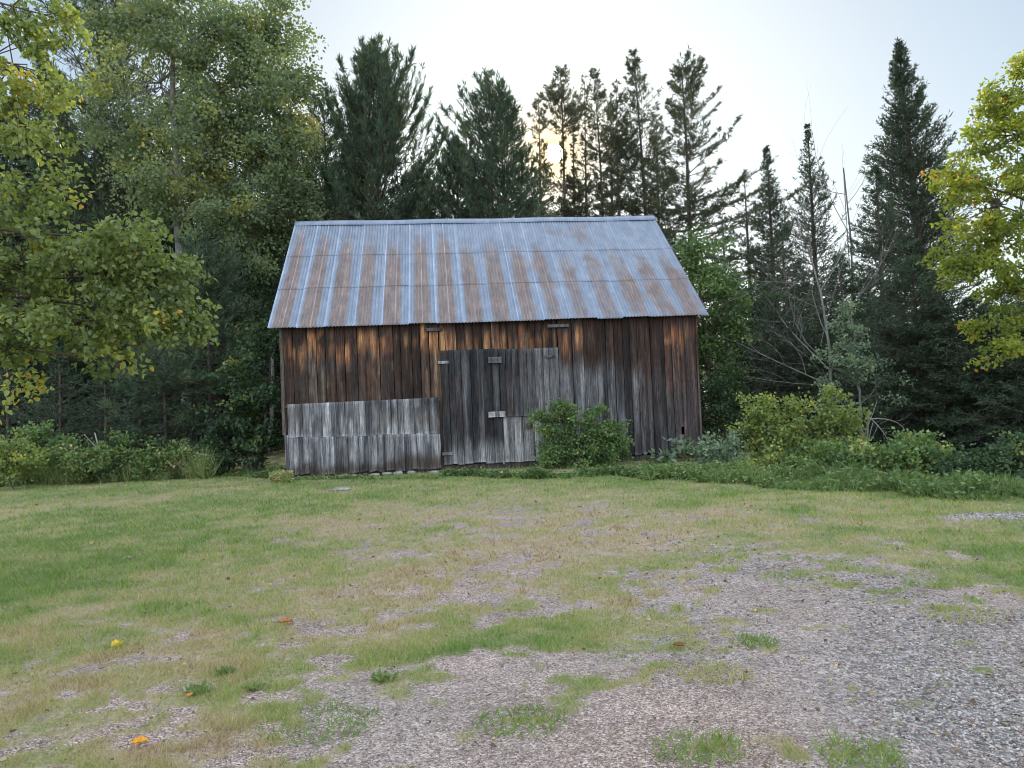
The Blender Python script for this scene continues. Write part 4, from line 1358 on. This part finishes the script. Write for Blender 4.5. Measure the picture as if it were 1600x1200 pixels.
# ---- shrubs at the edge of the lawn
Yq = 14.6
put_shrub('shrub', 'large yellow green shrub right of the barn', 1255, Yq,
          [lobe(1195, 650, Yq, 36, 36, 15, .5), lobe(1245, 668, Yq, 55, 40, 24, .6), lobe(1305, 668, Yq, 46, 40, 19, .5), lobe(1185, 690, Yq, 32, 28, 10, .5), lobe(1270, 705, Yq, 72, 24, 18, .6, -.15),
           lobe(1300, 628, Yq, 16, 20, 4, .2, .05)],
          'yshrub', 170, leaf=.078, per=70)
put_shrub('shrub', 'dark leafy bush at the right hand corner of the barn', 1128, 18.5,
          [lobe(1125, 620, 18.5, 44, 50, 20, .7), lobe(1120, 670, 18.5, 50, 40, 16, .7)], 'darkshrub', 171, leaf=.085, per=75, clump_r=.22)
sh = 'low bushes along the right edge of the lawn'
for k, (px, py, Y, rx, ry, n, mat, lb) in enumerate((
        (1418, 728, 12.2, 62, 30, 30, 'shrub', 'dense rounded green bush, the largest of the low bushes'),
        (1130, 722, 14.4, 44, 30, 18, 'palegreen', 'pale grey green bush beside the barn corner'),
        (1195, 745, 13.2, 46, 22, 16, 'yshrub', 'low olive bush with reddish leaves below the large yellow green shrub'),
        (1262, 742, 12.9, 50, 26, 20, 'shrub', 'low green bush straight below the large yellow green shrub'),
        (1325, 742, 12.5, 42, 30, 18, 'shrub', 'green bush left of the dense rounded bush'),
        (1510, 748, 11.6, 52, 26, 18, 'darkshrub', 'darker weedy bush right of the dense rounded bush'),
        (1585, 740, 11.2, 50, 34, 20, 'darkshrub', 'dark bush at the right edge of the lawn'),
        (1660, 735, 11, 60, 40, 16, 'darkshrub', 'dark bush mostly beyond the right edge'))):
    put_shrub('bush', lb, px, Y, [lobe(px, py - 14, Y, rx, ry * 1.4, int(n * 2), .5), lobe(px + rx * .5, py - ry * .9, Y, rx * .3, ry * .5, 4, .3), lobe(px - rx * .6, py - ry * .6, Y, rx * .25, ry * .5, 3, .3), lobe(px - rx * .3, py + ry * .45, Y, rx * .8, ry * .6, n // 2, .5), lobe(px + rx * .4, py + ry * .3, Y, rx * .6, ry * .7, n // 2, .5)],
              mat, 172 + k, sh, 'bush', leaf=.066, per=55, clump_r=.13, trunk_r=.016, tint=(.5, .22))
put_shrub('shrub', 'broad leaved plant with drooping leaves under the barn wall corner', 1075, 16.6,
          [lobe(1075, 705, 16.6, 24, 22, 8, .25), lobe(1035, 720, 16.6, 18, 18, 4, .2)], 'palegreen', 181, leaf=.16, lw=.55, per=20, clump_r=.14, trunk_r=.012)
Yb = 16.35
put_shrub('bush', 'bright green bush growing against the barn door', 905, Yb,
          [lobe(918, 678, Yb, 58, 46, 50, .42), lobe(865, 690, Yb, 36, 46, 22, .35), lobe(905, 722, Yb, 78, 26, 36, .45), lobe(945, 685, Yb, 34, 48, 24, .35), lobe(885, 642, Yb, 38, 18, 12, .25), lobe(848, 652, Yb, 18, 14, 5, .18)],
          'shrub', 182, leaf=.066, per=75, clump_r=.13)
put_shrub('bush', 'dark shaded maple bush left of the barn', 395, 18.6,
          [lobe(385, 560, 18.6, 52, 40, 16, .8), lobe(410, 630, 18.6, 46, 50, 18, .8), lobe(360, 650, 18.6, 50, 48, 18, .8), lobe(400, 700, 18.6, 50, 34, 14, .8), lobe(345, 590, 18.6, 36, 30, 6, .6), lobe(425, 520, 18.6, 26, 40, 7, .6)],
          'darkshrub', 183, leaf=.10, per=75, clump_r=.24, trunk_r=.04, flat=.4)
ug = 'leafy bushes along the left edge of the lawn'
for k, (px, py, Y, rx, ry, n, mat, lb) in enumerate((
        (20, 715, 16.5, 50, 34, 20, 'yshrub', 'yellowish bush at the left edge of the lawn'),
        (75, 690, 17.8, 44, 34, 18, 'shrub', 'green bush just left of the leaning stick'),
        (130, 715, 17.4, 46, 30, 18, 'weeds', 'brownish weedy bush at the foot of the leaning stick'),
        (200, 712, 17.8, 44, 32, 18, 'shrub', 'green bush just right of the leaning stick'),
        (265, 712, 17.8, 46, 30, 18, 'weeds', 'olive bush halfway between the stick and the barn'),
        (335, 715, 18.2, 44, 26, 14, 'darkshrub', 'low dark bush nearest the barn on the left'))):
    put_shrub('bush', lb, px, Y, [lobe(px, py, Y, rx, ry, n, .6), lobe(px + rx * .2, py + ry * .5, Y, rx, ry * .5, n // 2, .6), lobe(px - rx * .4, py - ry * .1, Y, rx * .6, ry * .9, n // 2, .5)],
              mat, 190 + k, ug, 'bush', leaf=.078, per=55, clump_r=.17, trunk_r=.016)
# leaning stick
_A, _B = P(166, 745, 17.6), P(148, 676, 17.6)
_A[2] = float(gz(_A[0], _A[1])) - .03
_mb = MB()
_mb.path([_A, _A * .5 + _B * .5 + np.array([.03, 0, .0]), _B], [.03, .028, .014], 7)
_mb.path([_A * .35 + _B * .65, P(131, 678, 17.6)], [.010, .005], 5)
_o = _mb.build('leaning_stick', M['deadwood'], None, True, _A)
_o.location = _A
tag(_o, 'bleached broken stick leaning among the weeds on the left', 'stick')


# ---- weeds and tall grass at the edges: nobody could count it
def build_undergrowth():
    rng = np.random.default_rng(31)
    mb = MB()
    bands = []
    for a, b, Y0, Y1, n, hh, t0 in (((-60, 745), (330, 742), 17.0, 18.4, 5200, .62, .72), ((330, 742), (445, 748), 17.6, 18.2, 900, .3, .4), ((830, 745), (1010, 742), 15.75, 16.2, 2200, .26, .35),
                                    ((1000, 745), (1130, 752), 15.0, 16.2, 900, .20, .5), ((1110, 752), (1300, 768), 12.7, 14.2, 1900, .26, .5), ((1280, 765), (1660, 782), 10.9, 12.4, 2600, .25, .42),
                                    ((690, 742), (840, 745), 16.2, 16.4, 420, .16, .4), ((450, 750), (690, 745), 16.12, 16.28, 170, .10, .6), ((428, 752), (450, 755), 16.0, 16.4, 260, .22, .95)):
        q = rng.random(n)
        ya = G(*a)[1] * (1 - q) + G(*b)[1] * q
        dep = (Y1 - Y0) * rng.random(n) ** 1.0
        px = a[0] * (1 - q) + b[0] * q
        Y = np.where(rng.random(n) < 2, ya * 0 + Y0 + dep, 0)
        # follow the edge of the lawn drawn by the pixel line
        yb = np.minimum(ya, Y0 + .6)
        Y = yb + dep
        Y = Y + (fbm(px / 40.0, px * 0, 0, 93, 3) - .62) * 1.1
        X = (px - 800) / F * Y * 1.0 - math.tan(ROLL) * (760 - 630) / F * Y * 0
        x = np.array([P(p_, 745, y_)[0] for p_, y_ in zip(px, Y)])
        k = ~in_barn(x, Y)
        x, Y = x[k], Y[k]
        m = len(x)
        hgt = hh * (.4 + .9 * rng.random(m)) * np.clip(.1 + 2.6 * (fbm(x * 1.1, Y * 1.1, 0, 91, 3) - .28), .12, 1.1)
        C = np.stack([x, Y, gz(x, Y) - .01], 1)
        # stalk and blades
        for j in range(3):
            az = rng.random(m) * 6.283
            tl = .12 + .5 * rng.random(m)
            D = np.stack([np.cos(az) * np.sin(tl), np.sin(az) * np.sin(tl), np.cos(tl)], 1)
            mb.strokes(rng, C, D, hgt * (.7 + .5 * rng.random(m)), .014 + .006 * rng.random(m), np.clip(t0 + rng.normal(size=m) * .16, 0, 1), wide=.3)
        # leaves
        for j in range(2 if Y0 < 14 else 5):
            az = rng.random(m) * 6.283
            h = hgt * (.2 + .75 * rng.random(m))
            C2 = C + np.stack([np.cos(az) * .06, np.sin(az) * .06, h], 1)
            D = np.stack([np.cos(az), np.sin(az), rng.normal(size=m) * .4], 1)
            mb.strokes(rng, C2, D, .05 + .05 * rng.random(m), .03 + .02 * rng.random(m), np.clip(t0 - .1 + rng.normal(size=m) * .22, 0, 1))
    o = mb.build('undergrowth', M['weeds'])
    tag(o, 'tall weeds and rough grass along the edge of the wood and the barn foot', 'undergrowth', kind='stuff')


build_undergrowth()


# ---- depth of the wood: repeated trees nothing tells apart
def build_wood():
    rng = np.random.default_rng(55)
    protos = []
    for k in range(4):
        H = 13.0
        r2 = np.random.default_rng(300 + k)
        tr, cr = conifer(r2, H, [(0, 2.1), (.35, 1.9), (.65, 1.25), (.88, .5), (1, .08)], n_br=300, bare=.04, e_lo=-10, e_hi=40, droop=.2, tipup=.2,
                         twig_sp=.16, twig_len=.6, nl=.2, nw=.05, per=8)
        protos.append((tr, cr))
    spots = []
    for px in range(-260, 480, 62):
        for Y in (30, 35, 41):
            top = 120 + 130 * rng.random() + (px > 400) * 60
            spots.append((px + rng.normal() * 22 + (Y - 30) * 4, top, Y + rng.normal()))
    for px in range(1110, 1800, 52):
        for Y in (30, 36, 43):
            spots.append((px + rng.normal() * 18 + (Y - 30) * 4, 425 + 75 * rng.random(), Y + rng.normal()))
    for px in range(-420, 480, 75):
        spots.append((px, 480 + 60 * rng.random(), 24.5 + rng.random() * 2.5))
    gl = 'dark conifers deep in the wood'
    made = {}
    for i, (px, ty, Y) in enumerate(spots):
        p = P(px, ty, Y)
        k = i % 4
        s = p[2] / 13.0
        lab = 'dark conifer deep in the wood on the left' if px < 500 else 'low dark conifer deep in the wood on the right'
        w = max(s, .62) * (.9 + .3 * rng.random())
        if k not in made:
            e = empty('conifer', (p[0], Y, -.05), lab, 'tree', gl + (' on the left' if px < 500 else ' on the right'))
            protos[k][0].build('trunk', M['bark'], e, True)
            protos[k][1].build('crown', M['spruce'], e)
            made[k] = e
        else:
            e = link_copy(made[k], None, (p[0], Y, -.05))
            e['label'] = lab
            e['group'] = gl + (' on the left' if px < 500 else ' on the right')
        e.rotation_euler = (0, 0, rng.random() * 6.28)
        e.scale = (w, w, s)


build_wood()


# ---- fallen leaves
def fallen_leaf(px, py, size, col, label, rz, curl=.3):
    g = G(px, py)
    n = 9
    s = np.linspace(0, 1, n)
    w = np.sin(np.pi * np.clip(s, 0, 1)) ** .6 * .42 * (1 + .12 * np.cos(s * 22))
    w[-1] = 0.01
    v, f = [], []
    for i in range(n):
        for j, q in enumerate((-1, -.5, 0, .5, 1)):
            v.append(((s[i] - .5) * size, q * w[i] * size, size * (curl * abs(q) ** 1.5 * w[i] + .22 * (s[i] - .5) ** 2 + .04 * math.sin(i * 2.1 + j))))
    for i in range(n - 1):
        for j in range(4):
            f.append((i * 5 + j, (i + 1) * 5 + j, (i + 1) * 5 + j + 1, i * 5 + j + 1))
    m = foliage_mat('fallen_leaf', [(0, tuple(c * .75 for c in col)), (1, col)], .25, .6, 1.2)
    t = np.random.default_rng(int(px)).random(len(f))
    b = empty('fallen_leaf', (g[0], g[1], float(gz(*g)) + .018), label, 'leaf', 'fallen leaves on the lawn', rz)
    mesh('blade', np.array(v), np.array(f), m, b, {'tint': ('FACE', t)}, True)
    st = MB()
    st.path([(-size * .5, 0, size * .05), (-size * .72, size * .03, size * .07), (-size * .9, size * .08, size * .02)], [.0016, .0014, .0012], 5)
    st.build('stalk', M['bark'], b)


fallen_leaf(218, 1172, .075, (.75, .33, .03), 'orange fallen leaf curled on the dry grass, nearest the camera', .4, .6)
fallen_leaf(183, 1012, .075, (.75, .55, .06), 'narrow yellow fallen leaf standing on edge in the grass', 1.0, 1.1)
fallen_leaf(447, 973, .10, (.42, .15, .05), 'reddish brown fallen leaf on the thin lawn', .2, .5)
fallen_leaf(296, 1095, .045, (.62, .25, .06), 'tiny orange fallen leaf beside a green weed', 2.0, .4)
fallen_leaf(1060, 1013, .07, (.20, .07, .04), 'dark brown fallen leaf at the edge of the gravel', 2.6, .5)


def build_litter():
    rng = np.random.default_rng(66)
    mb = MB()
    x, y = scatter_ground(rng, 9000, 2.5, 17)
    k = (rng.random(len(x)) < .25 + .75 * sstep(.35, .65, fbm(x * .8, y * .8, 0, 95, 3))) & ~in_barn(x, y)
    x, y = x[k], y[k]
    m = len(x)
    az = rng.random(m) * 6.283
    D = np.stack([np.cos(az), np.sin(az), rng.normal(size=m) * .2], 1)
    C = np.stack([x, y, gzz(x, y) + .004 + .014 * rng.random(m)], 1)
    L = (.006 + .028 * rng.random(m) ** 2.5) * np.clip(y / 5, 1, 2.2)
    mb.leaves(rng, C, D, L, L * (.25 + .55 * rng.random(m)), rng.random(m), .3)
    mt = foliage_mat('leaf_litter', [(0, (.07, .05, .035)), (.35, (.17, .115, .07)), (.7, (.32, .24, .15)), (.93, (.45, .36, .22)), (1, (.55, .38, .10))], .1, .8)
    o = mb.build('leaf_litter', mt)
    tag(o, 'fine brown and straw coloured leaf litter strewn over lawn and gravel', 'litter', kind='stuff')


build_litter()


# ---- single weeds in the gravel
def tuft(px, py, r, h, n, t0, label, leafy=False):
    rng = np.random.default_rng(int(px * 7 + py))
    g = G(px, py)
    base = np.array([g[0], g[1], float(gz(*g)) - .005])
    mb = MB()
    a, q = rng.random(n) * 6.283, np.sqrt(rng.random(n)) * r
    C = np.stack([np.cos(a) * q * 1.3, np.sin(a) * q, 0 * a], 1)
    az, tl = rng.random(n) * 6.283, .3 + .8 * rng.random(n)
    D = np.stack([np.cos(az) * np.sin(tl), np.sin(az) * np.sin(tl), np.cos(tl)], 1)
    L = h * (.5 + .7 * rng.random(n))
    if leafy:
        mb.leaves(rng, C + D * (L * .3)[:, None], D, L, L * .5, np.clip(t0 + rng.normal(size=n) * .12, 0, 1))
    else:
        mb.strokes(rng, C, D, L, .006, np.clip(t0 + rng.normal(size=n) * .1, 0, 1), wide=.25)
    o = mb.build('weed', M['weeds'] if leafy else M['grass'])
    o.location = base
    tag(o, label, 'weed', 'single weeds in the thin lawn and gravel')


tuft(1115, 1058, .16, .07, 260, .62, 'yellowish straw tuft in the middle of the gravel')
tuft(1180, 1008, .11, .07, 170, .15, 'small green grass tuft right of the brown leaf')
tuft(310, 1085, .05, .045, 70, .62, 'green leafy weed beside the tiny orange leaf', True)
tuft(350, 1055, .035, .045, 50, .5, 'bluish green weed above the leafy one on the left', True)
tuft(400, 1078, .035, .045, 50, .66, 'small weed in the bare patch on the left', True)
tuft(600, 1065, .05, .045, 80, .6, 'leafy weed at the edge of the sand', True)
tuft(815, 1135, .17, .06, 260, .1, 'grass tuft at the bottom in the middle of the gravel')
tuft(1090, 1180, .15, .08, 230, .15, 'green grass tuft low on the right of the sand')
tuft(1340, 1190, .14, .09, 220, .25, 'grass tuft at the bottom right in the gravel')
tuft(500, 1135, .22, .06, 380, .12, 'long green strip of grass at the sand edge')
tuft(1463, 915, .20, .06, 240, .2, 'green patch of grass in the upper gravel')
tuft(1500, 968, .20, .08, 200, .5, 'yellow green weed tuft near the right edge of the gravel')
tuft(1230, 905, .16, .06, 160, .25, 'flat grass tuft at the top of the gravel')
# ------------------------------------------------------------------ light
SUN = ray(866, 240)
SUN = SUN / np.linalg.norm(SUN)
S_EL = math.asin(SUN[2])
S_AZ = math.atan2(SUN[0], SUN[1])
SKY_GAIN, SKY_FILL = 13.2, 14.0
w = bpy.data.worlds.new('World')
SC.world = w
w.use_nodes = True
nt = w.node_tree
nt.nodes.clear()
out = nt.nodes.new('ShaderNodeOutputWorld')
bg = nt.nodes.new('ShaderNodeBackground')
sky = nt.nodes.new('ShaderNodeTexSky')
sky.sky_type = 'NISHITA'
sky.sun_disc = False
sky.sun_elevation = S_EL
sky.sun_rotation = S_AZ
sky.altitude = 200
sky.air_density = 1.0
sky.dust_density = 1.2
sky.ozone_density = 1.0
bg.inputs['Strength'].default_value = 0.12
# sky range compressed so bright parts do not clip: c / (c + k), per channel
k1 = nd(nt, 'ShaderNodeVectorMath', operation='ADD')
k1.inputs[1].default_value = (5.2, 5.2, 5.2)
nt.links.new(sky.outputs[0], k1.inputs[0])
k2 = nd(nt, 'ShaderNodeVectorMath', operation='DIVIDE')
nt.links.new(sky.outputs[0], k2.inputs[0])
nt.links.new(k1.outputs[0], k2.inputs[1])
k3 = nd(nt, 'ShaderNodeVectorMath', operation='SCALE')
k3.inputs['Scale'].default_value = SKY_GAIN
k2b = nd(nt, 'ShaderNodeVectorMath', operation='MULTIPLY')
k2b.inputs[1].default_value = (.91, 1.0, 1.05)
nt.links.new(k2.outputs[0], k2b.inputs[0])
nt.links.new(k2b.outputs[0], k3.inputs[0])
# the sun itself and the glow of the air round it
geo = nd(nt, 'ShaderNodeNewGeometry')
dt = nd(nt, 'ShaderNodeVectorMath', operation='DOT_PRODUCT')
nt.links.new(geo.outputs['Incoming'], dt.inputs[0])
dt.inputs[1].default_value = [-float(q) for q in SUN]
ang = math_n(nt, 'ARCCOSINE', math_n(nt, 'MINIMUM', dt.outputs['Value'], 0.999999))
disc = math_n(nt, 'LESS_THAN', ang, R(.7))
gl = math_n(nt, 'POWER', 2.718, math_n(nt, 'MULTIPLY', math_n(nt, 'POWER', math_n(nt, 'DIVIDE', ang, R(2.3)), 1.2), -1))
wm = mixc(nt, k3.outputs[0], (17, 11.5, 4.0, 1), math_n(nt, 'MULTIPLY', gl, .92))
k4 = nd(nt, 'ShaderNodeVectorMath', operation='ADD')
nt.links.new(wm, k4.inputs[0])
gc = nd(nt, 'ShaderNodeVectorMath', operation='SCALE')
gc.inputs[0].default_value = (1.0, .86, .6)
nt.links.new(math_n(nt, 'MULTIPLY', disc, 200.0), gc.inputs['Scale'])
nt.links.new(gc.outputs[0], k4.inputs[1])
# added sky fill, unseen overhead and behind the viewer, to brighten the scene
dv = nd(nt, 'ShaderNodeVectorMath', operation='DOT_PRODUCT')
nt.links.new(geo.outputs['Incoming'], dv.inputs[0])
dv.inputs[1].default_value = (0, .42, -.9)
mr = nd(nt, 'ShaderNodeMapRange', interpolation_type='SMOOTHSTEP')
mr.inputs['From Min'].default_value = .06
mr.inputs['From Max'].default_value = .62
mr.inputs['To Min'].default_value = 0
mr.inputs['To Max'].default_value = SKY_FILL
nt.links.new(dv.outputs['Value'], mr.inputs['Value'])
vc = nd(nt, 'ShaderNodeVectorMath', operation='SCALE')
vc.inputs[0].default_value = (.93, .98, 1.07)
nt.links.new(mr.outputs[0], vc.inputs['Scale'])
k5 = nd(nt, 'ShaderNodeVectorMath', operation='ADD')
nt.links.new(k4.outputs[0], k5.inputs[0])
nt.links.new(vc.outputs[0], k5.inputs[1])
nt.links.new(k5.outputs[0], bg.inputs[0])
nt.links.new(bg.outputs[0], out.inputs[0])
ld = bpy.data.lights.new('sun', 'SUN')
ld.energy = 4.5
ld.angle = R(0.6)
ld.color = (1.0, .84, .62)
lo = bpy.data.objects.new('sun', ld)
COL.objects.link(lo)
lo.rotation_euler = Vector(SUN).to_track_quat('Z', 'Y').to_euler()
lo.location = (0, 0, 30)
SC.render.engine = 'CYCLES'
SC.cycles.max_bounces = 6
SC.cycles.diffuse_bounces = 3
SC.cycles.glossy_bounces = 2
SC.cycles.transmission_bounces = 4
SC.cycles.transparent_max_bounces = 4
SC.cycles.use_adaptive_sampling = True
SC.view_settings.view_transform = 'Standard'
SC.view_settings.look = 'None'
SC.view_settings.exposure = 0.0
SC.view_settings.gamma = 1
SC.cycles.pixel_filter_type = 'BLACKMAN_HARRIS'
SC.cycles.filter_width = 1.0
